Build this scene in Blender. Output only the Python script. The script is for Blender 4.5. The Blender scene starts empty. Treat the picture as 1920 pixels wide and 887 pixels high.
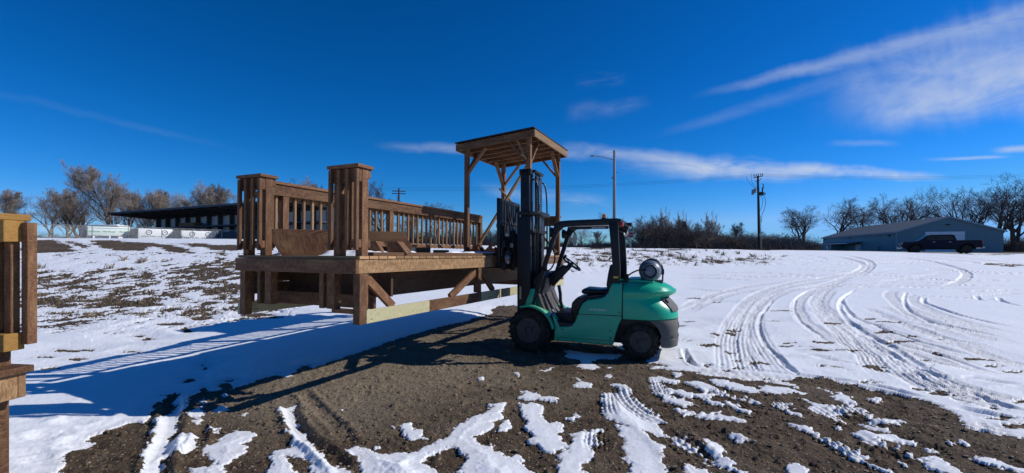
import bpy, math, random
import numpy as np
from mathutils import Vector, Matrix

# ------------------------------------------------------------------ camera, light
S = bpy.context.scene
COL = S.collection
R = math.radians
F = 840.0; PX0 = 960.0; PY0 = 468.0; EYE = 1.6

cam_d = bpy.data.cameras.new("camera"); cam = bpy.data.objects.new("camera", cam_d); COL.objects.link(cam)
cam.location = (0, 0, EYE); cam.rotation_euler = (R(90), 0, 0)
cam_d.sensor_width = 36; cam_d.lens = 36 * F / 1920; cam_d.shift_y = (468 - 443.5) / 1920
cam_d.clip_start = 0.05; cam_d.clip_end = 5000
S.camera = cam

SUN_AZ = 82.0; SUN_EL = 35.3          # azimuth measured from +Y towards +X
S.view_settings.view_transform = 'Standard'; S.view_settings.look = 'None'
S.view_settings.exposure = 0.0; S.view_settings.gamma = 1.0; S.view_settings.use_curve_mapping = False
SUN_STRENGTH = 4.0; SKY_STRENGTH = 0.075

sd = bpy.data.lights.new("sun", 'SUN'); sd.energy = SUN_STRENGTH; sd.angle = R(0.53); sd.color = (1, .965, .91)
sun = bpy.data.objects.new("sun", sd); COL.objects.link(sun)
dv = Vector((math.sin(R(SUN_AZ)) * math.cos(R(SUN_EL)), math.cos(R(SUN_AZ)) * math.cos(R(SUN_EL)), math.sin(R(SUN_EL))))
sun.rotation_euler = dv.to_track_quat('Z', 'Y').to_euler(); sun.location = (20, 5, 20)


class NB:
    """small helper that writes node trees as expressions"""
    def __init__(s, nt):
        s.nt = nt
    def node(s, t, **kw):
        n = s.nt.nodes.new(t)
        for k, v in kw.items(): setattr(n, k, v)
        return n
    def set(s, sock, v):
        if isinstance(v, bpy.types.NodeSocket): s.nt.links.new(v, sock)
        elif v is not None: sock.default_value = v
    def m(s, op, a, b=None, c=None, clamp=False):
        n = s.node('ShaderNodeMath', operation=op, use_clamp=clamp)
        s.set(n.inputs[0], a)
        if b is not None: s.set(n.inputs[1], b)
        if c is not None: s.set(n.inputs[2], c)
        return n.outputs[0]
    def comb(s, x, y, z):
        n = s.node('ShaderNodeCombineXYZ')
        for i, v in enumerate((x, y, z)): s.set(n.inputs[i], v)
        return n.outputs[0]
    def noise(s, vec, scale=5, detail=4, rough=.5, dist=0):
        n = s.node('ShaderNodeTexNoise'); s.set(n.inputs['Vector'], vec)
        n.inputs['Scale'].default_value = scale; n.inputs['Detail'].default_value = detail
        n.inputs['Roughness'].default_value = rough; n.inputs['Distortion'].default_value = dist
        return n.outputs['Fac']
    def sm(s, v, a, b, c=0., d=1.):
        n = s.node('ShaderNodeMapRange', interpolation_type='SMOOTHSTEP')
        s.set(n.inputs[0], v)
        for i, q in enumerate((a, b, c, d)): s.set(n.inputs[i + 1], q)
        return n.outputs[0]
    def mix(s, f, a, b, mode='MIX'):
        n = s.node('ShaderNodeMix', data_type='RGBA', blend_type=mode)
        s.set(n.inputs[0], f)
        for k, v in ((6, a), (7, b)):
            if isinstance(v, tuple) and len(v) == 3: v = (*v, 1)
            s.set(n.inputs[k], v)
        return n.outputs[2]


# ------------------------------------------------------------------ sky
W = bpy.data.worlds.new("World"); S.world = W; W.use_nodes = True
W.node_tree.nodes.clear()
nb = NB(W.node_tree)
sky = nb.node('ShaderNodeTexSky', sky_type='NISHITA')
sky.sun_disc = False; sky.sun_elevation = R(SUN_EL); sky.sun_rotation = R(SUN_AZ)
sky.altitude = 1500; sky.air_density = 1.0; sky.dust_density = 0.25; sky.ozone_density = 3.5
hs = nb.node('ShaderNodeHueSaturation'); nb.set(hs.inputs['Color'], sky.outputs[0])
hs.inputs['Saturation'].default_value = 1.28; hs.inputs['Hue'].default_value = 0.497
# a polarised, high-altitude winter blue: per-channel response applied to the sky model
_sc = nb.node('ShaderNodeSeparateColor'); nb.set(_sc.inputs[0], hs.outputs[0])
_cc = nb.node('ShaderNodeCombineColor')
for _i, (_a, _g) in enumerate(((2.1, 1.95), (1.05, 1.10), (1.75, 1.2))):
    _v = nb.m('MULTIPLY', nb.m('POWER', nb.m('MULTIPLY', _sc.outputs[_i], SKY_STRENGTH), _g), _a / SKY_STRENGTH)
    if _i == 0: _red = _v
    if _i == 1: _v = nb.m('MINIMUM', _v, .50 / SKY_STRENGTH); nb.set(_cc.inputs[0], nb.m('MINIMUM', _red, nb.m('MULTIPLY', _v, .42)))
    if _i == 2: _v = nb.m('MINIMUM', _v, .98 / SKY_STRENGTH)
    if _i: nb.set(_cc.inputs[_i], _v)
SKYCOL = _cc.outputs[0]
tc = nb.node('ShaderNodeTexCoord'); sp = nb.node('ShaderNodeSeparateXYZ'); nb.set(sp.inputs[0], tc.outputs['Generated'])
dx, dy, dz = sp.outputs
ady = nb.m('MAXIMUM', dy, 0.05)
su = nb.m('DIVIDE', dx, ady); sw = nb.m('DIVIDE', dz, ady)


def P2(px, py): return ((px - PX0) / F, (PY0 - py) / F)


def streak(p0, p1, wid0, wid1, strength, fx=3, fy=30, seed=0, thr=(.35, .75), endf=.12, startf=.12, skew=0):
    (u0, w0), (u1, w1) = P2(*p0), P2(*p1)
    L = math.hypot(u1 - u0, w1 - w0); ca, sa = (u1 - u0) / L, (w1 - w0) / L
    a = nb.m('SUBTRACT', su, u0); b = nb.m('SUBTRACT', sw, w0)
    s_ = nb.m('DIVIDE', nb.m('ADD', nb.m('MULTIPLY', a, ca), nb.m('MULTIPLY', b, sa)), L)
    t_ = nb.m('SUBTRACT', nb.m('MULTIPLY', b, ca), nb.m('MULTIPLY', a, sa))
    wig = nb.noise(nb.comb(nb.m('MULTIPLY', s_, 3.0 * L * 3), seed * 3.3, 0.), 1.2, 3, .6)
    wid = nb.m('ADD', nb.m('MULTIPLY', s_, (wid1 - wid0) / F), wid0 / F)
    t2 = nb.m('ADD', t_, nb.m('MULTIPLY', nb.m('SUBTRACT', wig, .5), nb.m('MULTIPLY', wid, 1.2)))
    rel = nb.m('ABSOLUTE', nb.m('DIVIDE', t2, nb.m('MAXIMUM', wid, .0005)))
    g = nb.sm(rel, 1.0, 0.0)
    e = nb.m('MULTIPLY', nb.sm(s_, 0, startf), nb.sm(s_, 1, 1 - endf))
    n1 = nb.noise(nb.comb(nb.m('ADD', nb.m('MULTIPLY', s_, L * fx), seed), nb.m('MULTIPLY', t_, fy), seed * 1.7), 2.0, 7, .62, .6)
    n2 = nb.sm(n1, thr[0], thr[1])
    return nb.m('MULTIPLY', nb.m('MULTIPLY', nb.m('MULTIPLY', g, e), n2), strength)


cl = [
    streak((1280, 186), (2000, 8), 9, 40, .40, 3, 14, 1, (.1, .7), .05, .3),
    streak((1480, 200), (2150, 40), 80, 150, .42, 3, 7, 2, (.15, .8), .05, .4),
    streak((1600, 222), (2100, 130), 44, 90, .62, 3.5, 9, 3, (.15, .8), .05, .22),
    streak((1540, 215), (2050, 110), 75, 130, .48, 3, 7, 13, (.2, .8), .05, .3),
    streak((690, 272), (1180, 292), 12, 18, .38, 4, 14, 4, (.25, .7), .2, .3),
    streak((1040, 272), (1330, 308), 14, 20, .42, 4, 14, 15, (.15, .7), .3, .2),
    streak((1120, 300), (1790, 334), 34, 10, .85, 3, 13, 5, (.22, .68), .15, .3),
    streak((1180, 318), (1560, 332), 26, 14, .40, 3, 12, 16, (.15, .7), .4, .3),
    streak((1720, 300), (1910, 292), 5, 5, .5, 3, 16, 6, (.2, .7), .3, .3),
    streak((1850, 284), (2000, 272), 9, 12, .6, 3, 16, 7, (.1, .7), .3, .3),
    streak((1540, 270), (1700, 268), 9, 9, .22, 4, 16, 8, (.2, .7), .3, .3),
    streak((1050, 216), (1230, 194), 26, 20, .20, 4, 9, 9, (.3, .85), .3, .3),
    streak((1070, 158), (1180, 146), 22, 16, .09, 5, 16, 10, (.4, .75), .3, .3),
    streak((-60, 160), (520, 300), 12, 9, .035, 3, 16, 11, (.1, .7), .4, .1),
    streak((880, 350), (1180, 385), 20, 20, .28, 4, 12, 12, (.3, .7), .3, .3),
    streak((1200, 262), (1700, 120), 10, 30, .10, 3, 12, 14, (.2, .7), .3, .3),
]
tot = cl[0]
for c in cl[1:]: tot = nb.m('ADD', tot, nb.m('MULTIPLY', c, nb.m('SUBTRACT', 1.0, tot)))
tot = nb.m('MULTIPLY', tot, nb.sm(dy, .05, .2))
cloudcol = nb.mix(tot, SKYCOL, (7.6, 8.6, 10.4))
bg = nb.node('ShaderNodeBackground'); nb.set(bg.inputs[0], cloudcol); bg.inputs[1].default_value = SKY_STRENGTH
wo = nb.node('ShaderNodeOutputWorld'); nb.set(wo.inputs[0], bg.outputs[0])


# ------------------------------------------------------------------ materials
def mat(name, col, rough=.6, metal=0., bump=None, var=.0, spec=.5, scale=8, emit=None, coat=0):
    m = bpy.data.materials.new(name); m.use_nodes = True
    b = NB(m.node_tree); p = m.node_tree.nodes['Principled BSDF']
    p.inputs['Roughness'].default_value = rough; p.inputs['Metallic'].default_value = metal
    p.inputs['Specular IOR Level'].default_value = spec
    if coat: p.inputs['Coat Weight'].default_value = coat; p.inputs['Coat Roughness'].default_value = .15
    tcn = b.node('ShaderNodeTexCoord')
    if var:
        n = b.noise(tcn.outputs['Object'], scale, 5, .6)
        n = b.sm(n, .3, .7)
        dark = tuple(c * (1 - var) for c in col); lite = tuple(min(1, c * (1 + var * .7)) for c in col)
        b.set(p.inputs['Base Color'], b.mix(n, dark, lite))
        b.set(p.inputs['Roughness'], b.sm(n, 0, 1, rough * .85, min(1, rough * 1.2)))
    else:
        p.inputs['Base Color'].default_value = (*col, 1)
    if bump:
        n = b.noise(tcn.outputs['Object'], bump[0], 4, .6)
        bn = b.node('ShaderNodeBump'); bn.inputs['Strength'].default_value = bump[1]; bn.inputs['Distance'].default_value = .01
        b.set(bn.inputs['Height'], n); b.set(p.inputs['Normal'], bn.outputs[0])
    return m


def dusty(name, col, dust=(.30, .25, .19), amt=.5, rough=.4, metal=0, scale=5, low=0.0, high=0.9, coat=0):
    """painted machine surface with grime: more dust low down and in blotches"""
    m = bpy.data.materials.new(name); m.use_nodes = True
    b = NB(m.node_tree); p = m.node_tree.nodes['Principled BSDF']
    tcn = b.node('ShaderNodeTexCoord'); o = tcn.outputs['Object']
    s_ = b.node('ShaderNodeSeparateXYZ'); b.set(s_.inputs[0], o)
    n = b.noise(o, scale, 6, .65); n2 = b.noise(o, scale * 9, 3, .6)
    hz = b.sm(s_.outputs[2], high, low)
    f = b.m('MULTIPLY', b.sm(b.m('ADD', b.m('MULTIPLY', n, .7), b.m('MULTIPLY', n2, .3)), .38, .72), b.m('ADD', b.m('MULTIPLY', hz, .7), .3))
    f = b.m('MULTIPLY', f, amt, clamp=True)
    c = b.mix(n2, tuple(x * .88 for x in col), tuple(min(1, x * 1.1) for x in col))
    b.set(p.inputs['Base Color'], b.mix(f, c, dust))
    b.set(p.inputs['Roughness'], b.m('ADD', b.m('MULTIPLY', f, .4), rough, clamp=True))
    if name == 'green_paint':      # dried mud thrown up along the sills, scuffs
        n3 = b.noise(o, 26, 5, .7)
        mud = b.m('MULTIPLY', b.sm(b.m('ADD', n3, b.sm(s_.outputs[2], .5, .16, 0, .20)), .68, .80), b.sm(s_.outputs[2], .75, .35))
        c2 = b.mix(mud, b.mix(f, c, dust), (.08, .11, .07)); b.set(p.inputs['Base Color'], c2)
    p.inputs['Metallic'].default_value = metal
    if coat: p.inputs['Coat Weight'].default_value = coat; p.inputs['Coat Roughness'].default_value = .2
    bn = b.node('ShaderNodeBump'); bn.inputs['Strength'].default_value = .15; bn.inputs['Distance'].default_value = .004
    b.set(bn.inputs['Height'], n2); b.set(p.inputs['Normal'], bn.outputs[0])
    return m


def wood(name, c1, c2, c3, rough=.75, green=0):
    m = bpy.data.materials.new(name); m.use_nodes = True
    b = NB(m.node_tree); p = m.node_tree.nodes['Principled BSDF']
    uv = b.node('ShaderNodeUVMap'); s_ = b.node('ShaderNodeSeparateXYZ'); b.set(s_.inputs[0], uv.outputs[0])
    u, v = s_.outputs[0], s_.outputs[1]
    wob = b.noise(b.comb(b.m('MULTIPLY', u, 1.6), b.m('MULTIPLY', v, 6), 0.), 1.5, 3, .5)
    v2 = b.m('ADD', v, b.m('MULTIPLY', wob, .05))
    grain = b.noise(b.comb(b.m('MULTIPLY', u, 1.4), b.m('MULTIPLY', v2, 55), 0.), 1.6, 6, .6, .3)
    fine = b.noise(b.comb(b.m('MULTIPLY', u, 9), b.m('MULTIPLY', v, 260), 0.), 1., 3, .6)
    blot = b.noise(b.comb(b.m('MULTIPLY', u, 1.2), b.m('MULTIPLY', v, 3), 3.), 1.6, 4, .6)
    vo = b.node('ShaderNodeTexVoronoi'); vo.inputs['Scale'].default_value = 1.
    b.set(vo.inputs['Vector'], b.comb(b.m('MULTIPLY', u, 3.2), b.m('MULTIPLY', v, 7), 0.)); vo.inputs['Randomness'].default_value = 1
    knot = b.sm(vo.outputs['Distance'], .13, .04)
    c = b.mix(b.sm(grain, .34, .64), c1, c2)
    c = b.mix(b.m('MULTIPLY', b.sm(blot, .42, .75), .6), c, c3)
    c = b.mix(b.m('MULTIPLY', b.sm(fine, .42, .75), .5), c, tuple(x * .45 for x in c1))
    if green:
        k2 = b.noise(b.comb(b.m('MULTIPLY', u, 5), b.m('MULTIPLY', v, 22), 7.), 1., 3, .5)
        c = b.mix(b.m('MULTIPLY', b.sm(k2, .66, .72), green), c, (.07, .22, .11))
    c = b.mix(b.m('MULTIPLY', knot, .8), c, tuple(x * .35 for x in c1))
    at = b.node('ShaderNodeVertexColor', layer_name='tint')
    c = b.mix(1.0, c, at.outputs[0], 'MULTIPLY')
    b.set(p.inputs['Base Color'], c)
    b.set(p.inputs['Roughness'], b.sm(grain, 0, 1, rough - .1, min(1, rough + .12)))
    p.inputs['Specular IOR Level'].default_value = .35
    bn = b.node('ShaderNodeBump'); bn.inputs['Strength'].default_value = .5; bn.inputs['Distance'].default_value = .003
    b.set(bn.inputs['Height'], b.m('ADD', grain, b.m('MULTIPLY', fine, .5))); b.set(p.inputs['Normal'], bn.outputs[0])
    return m


M = {}
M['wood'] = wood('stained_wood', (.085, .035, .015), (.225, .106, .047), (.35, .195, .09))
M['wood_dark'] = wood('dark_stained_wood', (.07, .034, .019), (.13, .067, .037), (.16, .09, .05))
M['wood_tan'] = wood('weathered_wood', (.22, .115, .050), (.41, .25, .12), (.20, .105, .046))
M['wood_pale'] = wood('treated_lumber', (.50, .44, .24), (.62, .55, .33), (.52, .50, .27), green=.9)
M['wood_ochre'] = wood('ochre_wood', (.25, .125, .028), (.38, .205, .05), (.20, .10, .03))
M['green'] = dusty('green_paint', (.003, .40, .225), dust=(.06, .24, .15), amt=.22, rough=.34, coat=.08, scale=3)
M['black'] = dusty('black_paint', (.012, .013, .016), dust=(.10, .085, .07), amt=.35, rough=.42, scale=5, high=2.0)
M['cwgrey'] = dusty('grey_casting', (.10, .095, .09), dust=(.22, .19, .15), amt=.5, rough=.75, scale=7)
M['rubber'] = dusty('tyre_rubber', (.012, .012, .012), dust=(.12, .10, .08), amt=.55, rough=.85, scale=12)
M['rimm'] = dusty('rim_paint', (.025, .024, .024), dust=(.16, .13, .10), amt=.6, rough=.6, scale=12)
M['vinyl'] = mat('black_vinyl', (.014, .015, .018), .38, bump=(60, .2), var=.2)
M['floor'] = dusty('rubber_floor', (.05, .045, .045), dust=(.25, .22, .19), amt=.8, rough=.8, scale=9)
M['steel'] = mat('worn_steel', (.30, .29, .28), .42, .8, bump=(40, .2), var=.3)
M['chrome'] = mat('rod_chrome', (.6, .6, .62), .15, 1.0)
M['tank'] = dusty('tank_aluminium', (.15, .18, .21), dust=(.22, .21, .19), amt=.3, rough=.42, metal=.35, scale=8)
M['orange'] = mat('amber_lens', (.75, .16, .01), .25, coat=.4)
M['red'] = mat('red_lens', (.35, .02, .015), .3)
M['white'] = mat('white_paint', (.78, .78, .76), .5, var=.06)
M['sticker'] = mat('sticker_yellow', (.60, .42, .03), .5)
M['mirror'] = mat('mirror_back', (.72, .76, .74), .35)
M['green_decal'] = mat('pale_green_decal', (.30, .62, .35), .5)
M['roofmetal'] = mat('dark_roof_sheet', (.018, .020, .026), .45, .2)
M['shingle'] = mat('roof_blue', (.055, .085, .115), .5, .3, var=.2, scale=.5)


def corrugated(name, col, period, depth=.02, axis=0, rough=.55, var=.12):
    m = bpy.data.materials.new(name); m.use_nodes = True
    b = NB(m.node_tree); p = m.node_tree.nodes['Principled BSDF']
    tcn = b.node('ShaderNodeTexCoord'); s_ = b.node('ShaderNodeSeparateXYZ'); b.set(s_.inputs[0], tcn.outputs['Object'])
    wv = b.m('SINE', b.m('MULTIPLY', s_.outputs[axis], 2 * math.pi / period))
    wv = b.sm(wv, .3, .9)
    n = b.noise(tcn.outputs['Object'], .8, 4, .6)
    b.set(p.inputs['Base Color'], b.mix(n, tuple(c * (1 - var) for c in col), tuple(c * (1 + var) for c in col)))
    p.inputs['Roughness'].default_value = rough
    bn = b.node('ShaderNodeBump'); bn.inputs['Strength'].default_value = .8; bn.inputs['Distance'].default_value = depth
    b.set(bn.inputs['Height'], wv); b.set(p.inputs['Normal'], bn.outputs[0])
    return m


# ------------------------------------------------------------------ mesh builder
class MB:
    def __init__(s, seed=0):
        s.v = []; s.f = []; s.uv = []; s.t = []; s.rnd = random.Random(seed)
    def face(s, idx, uvs=None, tint=1.):
        s.f.append(tuple(idx)); s.uv.append(uvs or [(0, 0)] * len(idx)); s.t.append(tint)
    def beam(s, p0, p1, w, h, up=(0, 0, 1), tint=None, endtint=None):
        p0, p1 = Vector(p0), Vector(p1); d = p1 - p0; L = d.length; d.normalize(); up = Vector(up)
        side = d.cross(up)
        if side.length < 1e-4: side = d.cross(Vector((1, 0, 0)))
        side.normalize(); up = side.cross(d).normalized()
        b = len(s.v)
        for e in (p0, p1):
            for a, c in ((-1, -1), (1, -1), (1, 1), (-1, 1)):
                s.v.append(e + side * (a * w / 2) + up * (c * h / 2))
        r1, r2 = s.rnd.uniform(0, 50), s.rnd.uniform(0, 50)
        if tint is None: tint = s.rnd.uniform(.72, 1.25)
        et = tint if endtint is None else endtint
        for i, wd in enumerate((w, h, w, h)):
            j = (i + 1) % 4; off = r2 + i * .37
            s.face((b + i, b + j, b + 4 + j, b + 4 + i), [(r1, off), (r1, off + wd), (r1 + L, off + wd), (r1 + L, off)], tint)
        s.face((b + 3, b + 2, b + 1, b), [(r1, r2), (r1 + h * .1, r2), (r1 + h * .1, r2 + w), (r1, r2 + w)], et)
        s.face((b + 4, b + 5, b + 6, b + 7), [(r1, r2), (r1 + h * .1, r2), (r1 + h * .1, r2 + w), (r1, r2 + w)], et)
    def box(s, x0, x1, y0, y1, z0, z1, tint=None, endtint=None):
        X, Y, Z = x1 - x0, y1 - y0, z1 - z0; cx, cy, cz = (x0 + x1) / 2, (y0 + y1) / 2, (z0 + z1) / 2
        if X >= Y and X >= Z: s.beam((x0, cy, cz), (x1, cy, cz), Y, Z, (0, 0, 1), tint, endtint)
        elif Y >= Z: s.beam((cx, y0, cz), (cx, y1, cz), X, Z, (0, 0, 1), tint, endtint)
        else: s.beam((cx, cy, z0), (cx, cy, z1), Y, X, (1, 0, 0), tint, endtint)
    def cyl(s, p0, p1, r0, r1=None, n=16, cap=True):
        if r1 is None: r1 = r0
        p0, p1 = Vector(p0), Vector(p1); d = (p1 - p0).normalized()
        a = d.orthogonal().normalized(); c = d.cross(a); b = len(s.v)
        for e, r in ((p0, r0), (p1, r1)):
            for k in range(n):
                t = 2 * math.pi * k / n; s.v.append(e + a * (r * math.cos(t)) + c * (r * math.sin(t)))
        for k in range(n):
            j = (k + 1) % n; s.face((b + k, b + j, b + n + j, b + n + k))
        if cap:
            s.face(tuple(b + n - 1 - k for k in range(n))); s.face(tuple(b + n + k for k in range(n)))
    def tube(s, pts, r, n=8):
        pts = [Vector(p) for p in pts]; b = len(s.v); a = None
        for i, p in enumerate(pts):
            d = (pts[min(i + 1, len(pts) - 1)] - pts[max(i - 1, 0)]).normalized()
            if a is None: a = d.orthogonal().normalized()
            a = (a - d * a.dot(d)).normalized(); c = d.cross(a)
            rr = r[i] if isinstance(r, (list, tuple)) else r
            for k in range(n):
                t = 2 * math.pi * k / n; s.v.append(p + a * (rr * math.cos(t)) + c * (rr * math.sin(t)))
        for i in range(len(pts) - 1):
            for k in range(n):
                j = (k + 1) % n; q = b + i * n; s.face((q + k, q + j, q + n + j, q + n + k))
        s.face(tuple(b + n - 1 - k for k in range(n))); e = b + (len(pts) - 1) * n; s.face(tuple(e + k for k in range(n)))
    def lathe(s, o, ax, prof, n=32):
        """prof: list of (distance along axis, radius)"""
        o = Vector(o); ax = Vector(ax).normalized(); a = ax.orthogonal().normalized(); c = ax.cross(a); b = len(s.v)
        for (h, r) in prof:
            for k in range(n):
                t = 2 * math.pi * k / n; s.v.append(o + ax * h + a * (r * math.cos(t)) + c * (r * math.sin(t)))
        for i in range(len(prof) - 1):
            for k in range(n):
                j = (k + 1) % n; q = b + i * n; s.face((q + k, q + j, q + n + j, q + n + k))
        if prof[0][1] > 1e-4: s.face(tuple(b + n - 1 - k for k in range(n)))
        e = b + (len(prof) - 1) * n
        if prof[-1][1] > 1e-4: s.face(tuple(e + k for k in range(n)))
    def prism(s, pts, y0, y1, plane='xz', tint=1.):
        """extrude polygon given in (x,z) along y (or (x,y) along z, (y,z) along x)"""
        b = len(s.v); n = len(pts)
        for q in (y0, y1):
            for (a, c) in pts:
                s.v.append(Vector({'xz': (a, q, c), 'xy': (a, c, q), 'yz': (q, a, c)}[plane]))
        s.face(tuple(b + k for k in range(n)), [(p[0], p[1]) for p in pts], tint)
        s.face(tuple(b + n + n - 1 - k for k in range(n)), [(p[0], p[1]) for p in reversed(pts)], tint)
        for k in range(n):
            j = (k + 1) % n
            l = math.hypot(pts[j][0] - pts[k][0], pts[j][1] - pts[k][1])
            s.face((b + j, b + k, b + n + k, b + n + j), [(l, 0), (0, 0), (0, abs(y1 - y0)), (l, abs(y1 - y0))], tint)
    def loft(s, rings, close=True):
        b = len(s.v); n = len(rings[0])
        for r in rings:
            for p in r: s.v.append(Vector(p))
        for i in range(len(rings) - 1):
            for k in range(n):
                j = (k + 1) % n; q = b + i * n; s.face((q + k, q + j, q + n + j, q + n + k))
        if close:
            s.face(tuple(b + n - 1 - k for k in range(n))); e = b + (len(rings) - 1) * n; s.face(tuple(e + k for k in range(n)))
    def build(s, name, m, parent=None, smooth=False, bevel=0., seg=2, fixn=True):
        me = bpy.data.meshes.new(name); me.from_pydata([tuple(v) for v in s.v], [], s.f)
        ul = me.uv_layers.new(name='UVMap'); flat = []
        cl_ = me.color_attributes.new('tint', 'FLOAT_COLOR', 'CORNER'); cf = []
        for uvs, t in zip(s.uv, s.t):
            for q in uvs: flat += q
            cf += [t, t, t, 1.0] * len(uvs)
        ul.data.foreach_set('uv', flat); cl_.data.foreach_set('color', cf)
        me.materials.append(m if not isinstance(m, str) else M[m])
        if fixn:
            import bmesh
            bm = bmesh.new(); bm.from_mesh(me); bmesh.ops.recalc_face_normals(bm, faces=bm.faces); bm.to_mesh(me); bm.free()
        o = bpy.data.objects.new(name, me); COL.objects.link(o)
        if smooth:
            me.shade_smooth()
            md = o.modifiers.new('split', 'EDGE_SPLIT'); md.split_angle = R(38)
        if bevel:
            md = o.modifiers.new('bevel', 'BEVEL'); md.width = bevel; md.segments = seg; md.limit_method = 'ANGLE'; md.angle_limit = R(35)
            if smooth: o.modifiers.move(1, 0)
            elif seg > 1: me.shade_smooth(); ms = o.modifiers.new('split', 'EDGE_SPLIT'); ms.split_angle = R(30)
        if parent: o.parent = parent
        return o


def empty(name, loc, rz=0., label=None, cat=None, group=None, rot=None):
    o = bpy.data.objects.new(name, None); COL.objects.link(o); o.location = loc
    o.rotation_euler = rot if rot else (0, 0, rz); o.empty_display_size = .2
    if label: tag(o, label, cat, group)
    return o


def tag(o, label=None, cat=None, group=None, kind=None):
    if label: o['label'] = label
    if cat: o['category'] = cat
    if group: o['group'] = group
    if kind: o['kind'] = kind
    return o


def text(body, size, m, parent, M4, name='lettering', ext=.001, font_sx=1., shear=0., align='CENTER'):
    cu = bpy.data.curves.new(name, 'FONT'); cu.body = body; cu.size = size; cu.extrude = ext
    cu.align_x = align; cu.align_y = 'CENTER'; cu.shear = shear; cu.resolution_u = 2
    o = bpy.data.objects.new(name, cu); COL.objects.link(o)
    dg = bpy.context.evaluated_depsgraph_get(); me = bpy.data.meshes.new_from_object(o.evaluated_get(dg))
    bpy.data.objects.remove(o)
    me.transform(Matrix.Diagonal((font_sx, 1, 1, 1))); me.transform(M4)
    me.materials.clear(); me.materials.append(m)
    q = bpy.data.objects.new(name, me); COL.objects.link(q); q.parent = parent
    return q


def frame(o, xdir, ydir):
    x = Vector(xdir).normalized(); y = Vector(ydir).normalized(); z = x.cross(y)
    m = Matrix((x, y, z)).transposed().to_4x4(); m.translation = Vector(o); return m


def copy_tree(o, parent=None):
    c = o.copy(); COL.objects.link(c); c.parent = parent
    for ch in list(o.children): copy_tree(ch, c)
    return c


# ------------------------------------------------------------------ terrain
def sstep(x): x = np.clip(x, 0, 1); return x * x * (3 - 2 * x)


U_K = np.array([-3., -1.15, -.62, -.35, -.1, .12, .40, .68, .88, 1.10, 3.])
HC_K = np.array([2.4, 2.42, 2.33, 2.1, 1.85, 1.71, 1.60, 1.46, 1.28, 1.10, .9])
Y0_K = np.array([9, 9.5, 10.5, 12, 14, 15.5, 17, 15, 14, 13, 12.])
Y1_K = np.array([34, 34, 34, 33, 32, 31, 34, 40, 44, 44, 44.])


def ground_h(X, Y):
    X = np.asarray(X, float); Y = np.asarray(Y, float)
    u = X / np.maximum(Y, 1.)
    hc = np.interp(u, U_K, HC_K); y0 = np.interp(u, U_K, Y0_K); y1 = np.interp(u, U_K, Y1_K)
    return hc * sstep((Y - y0) / (y1 - y0))


def ghs(x, y): return float(ground_h(np.array([x]), np.array([y]))[0])


def pix2w(px, py):
    u = (px - PX0) / F; t = (py - PY0) / F
    ys = np.concatenate([np.arange(1.2, 20, .02), np.arange(20, 90, .1)])
    d = (EYE - t * ys) - ground_h(u * ys, ys)
    k = np.argmax(d < 0) if (d < 0).any() else len(ys) - 1
    return (u * ys[k], ys[k])


_rs = np.random.RandomState(7); _perm = _rs.rand(256, 256)


def vnoise(x, y):
    xi = np.floor(x).astype(int); yi = np.floor(y).astype(int); fx = x - xi; fy = y - yi
    fx = fx * fx * (3 - 2 * fx); fy = fy * fy * (3 - 2 * fy)
    a = _perm[xi & 255, yi & 255]; b = _perm[(xi + 1) & 255, yi & 255]
    c = _perm[xi & 255, (yi + 1) & 255]; d = _perm[(xi + 1) & 255, (yi + 1) & 255]
    return (a * (1 - fx) + b * fx) * (1 - fy) + (c * (1 - fx) + d * fx) * fy


def fbm(x, y, oct=4, g=.5):
    s = 0; a = 1; n = 0
    for i in range(oct):
        s = s + a * vnoise(x * 2 ** i + 17.3 * i, y * 2 ** i + 9.1 * i); n += a; a *= g
    return s / n


def sdf(poly, X, Y):
    """signed distance, positive inside"""
    P = np.array(poly); n = len(P)
    d2 = np.full(X.shape, 1e9); inside = np.zeros(X.shape, bool)
    for i in range(n):
        ax, ay = P[i]; bx, by = P[(i + 1) % n]
        ex, ey = bx - ax, by - ay; wx, wy = X - ax, Y - ay
        t = np.clip((wx * ex + wy * ey) / max(ex * ex + ey * ey, 1e-12), 0, 1)
        q = (wx - ex * t) ** 2 + (wy - ey * t) ** 2; d2 = np.minimum(d2, q)
        c = ((ay > Y) != (by > Y))
        with np.errstate(divide='ignore', invalid='ignore'):
            xx = (bx - ax) * (Y - ay) / (by - ay if by != ay else 1e-9) + ax
        inside ^= c & (X < xx)
    d = np.sqrt(d2); return np.where(inside, d, -d)


def zp(x0, y0, s, pts): return [(x0 + a / s, y0 + b / s) for a, b in pts]


Z8 = (240, 680, 4.284); Z7 = (640, 680, 4.284); Z5 = (1060, 640, 3.59); Z6 = (1480, 640, 3.59)
DIRT = [
    [(60, 1000), (115, 887), (117, 863), (134, 852), (156, 845), (181, 832), (173, 824), (195, 813), (245, 796), (270, 797), (338, 790), (343, 773), (357, 752), (371, 736), (385, 728),
     (389, 736), (408, 734), (413, 723), (427, 723), (434, 732), (445, 727), (473, 720), (520, 704), (529, 710), (543, 708), (555, 693), (576, 687), (585, 692), (613, 682), (652, 669),
     (687, 657), (746, 637), (787, 624), (829, 613), (867, 605), (912, 592), (925, 588), (921, 582), (933, 575), (965, 573), (1000, 590), (1050, 630), (1110, 640), (1150, 648), (1190, 668),
     (1216, 682), (1255, 687), (1283, 697), (1320, 703), (1345, 709), (1400, 716), (1450, 714), (1500, 713), (1555, 713), (1591, 721), (1647, 735), (1711, 751), (1759, 760), (1795, 782), (1814, 804), (1870, 815), (1920, 827), (2150, 880), (2300, 1300), (1000, 2600), (-400, 1600)],
    [(270, 799), (284, 774), (300, 752), (312, 743), (322, 742), (334, 738), (330, 750), (318, 768), (305, 790), (296, 800)],
]
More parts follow.
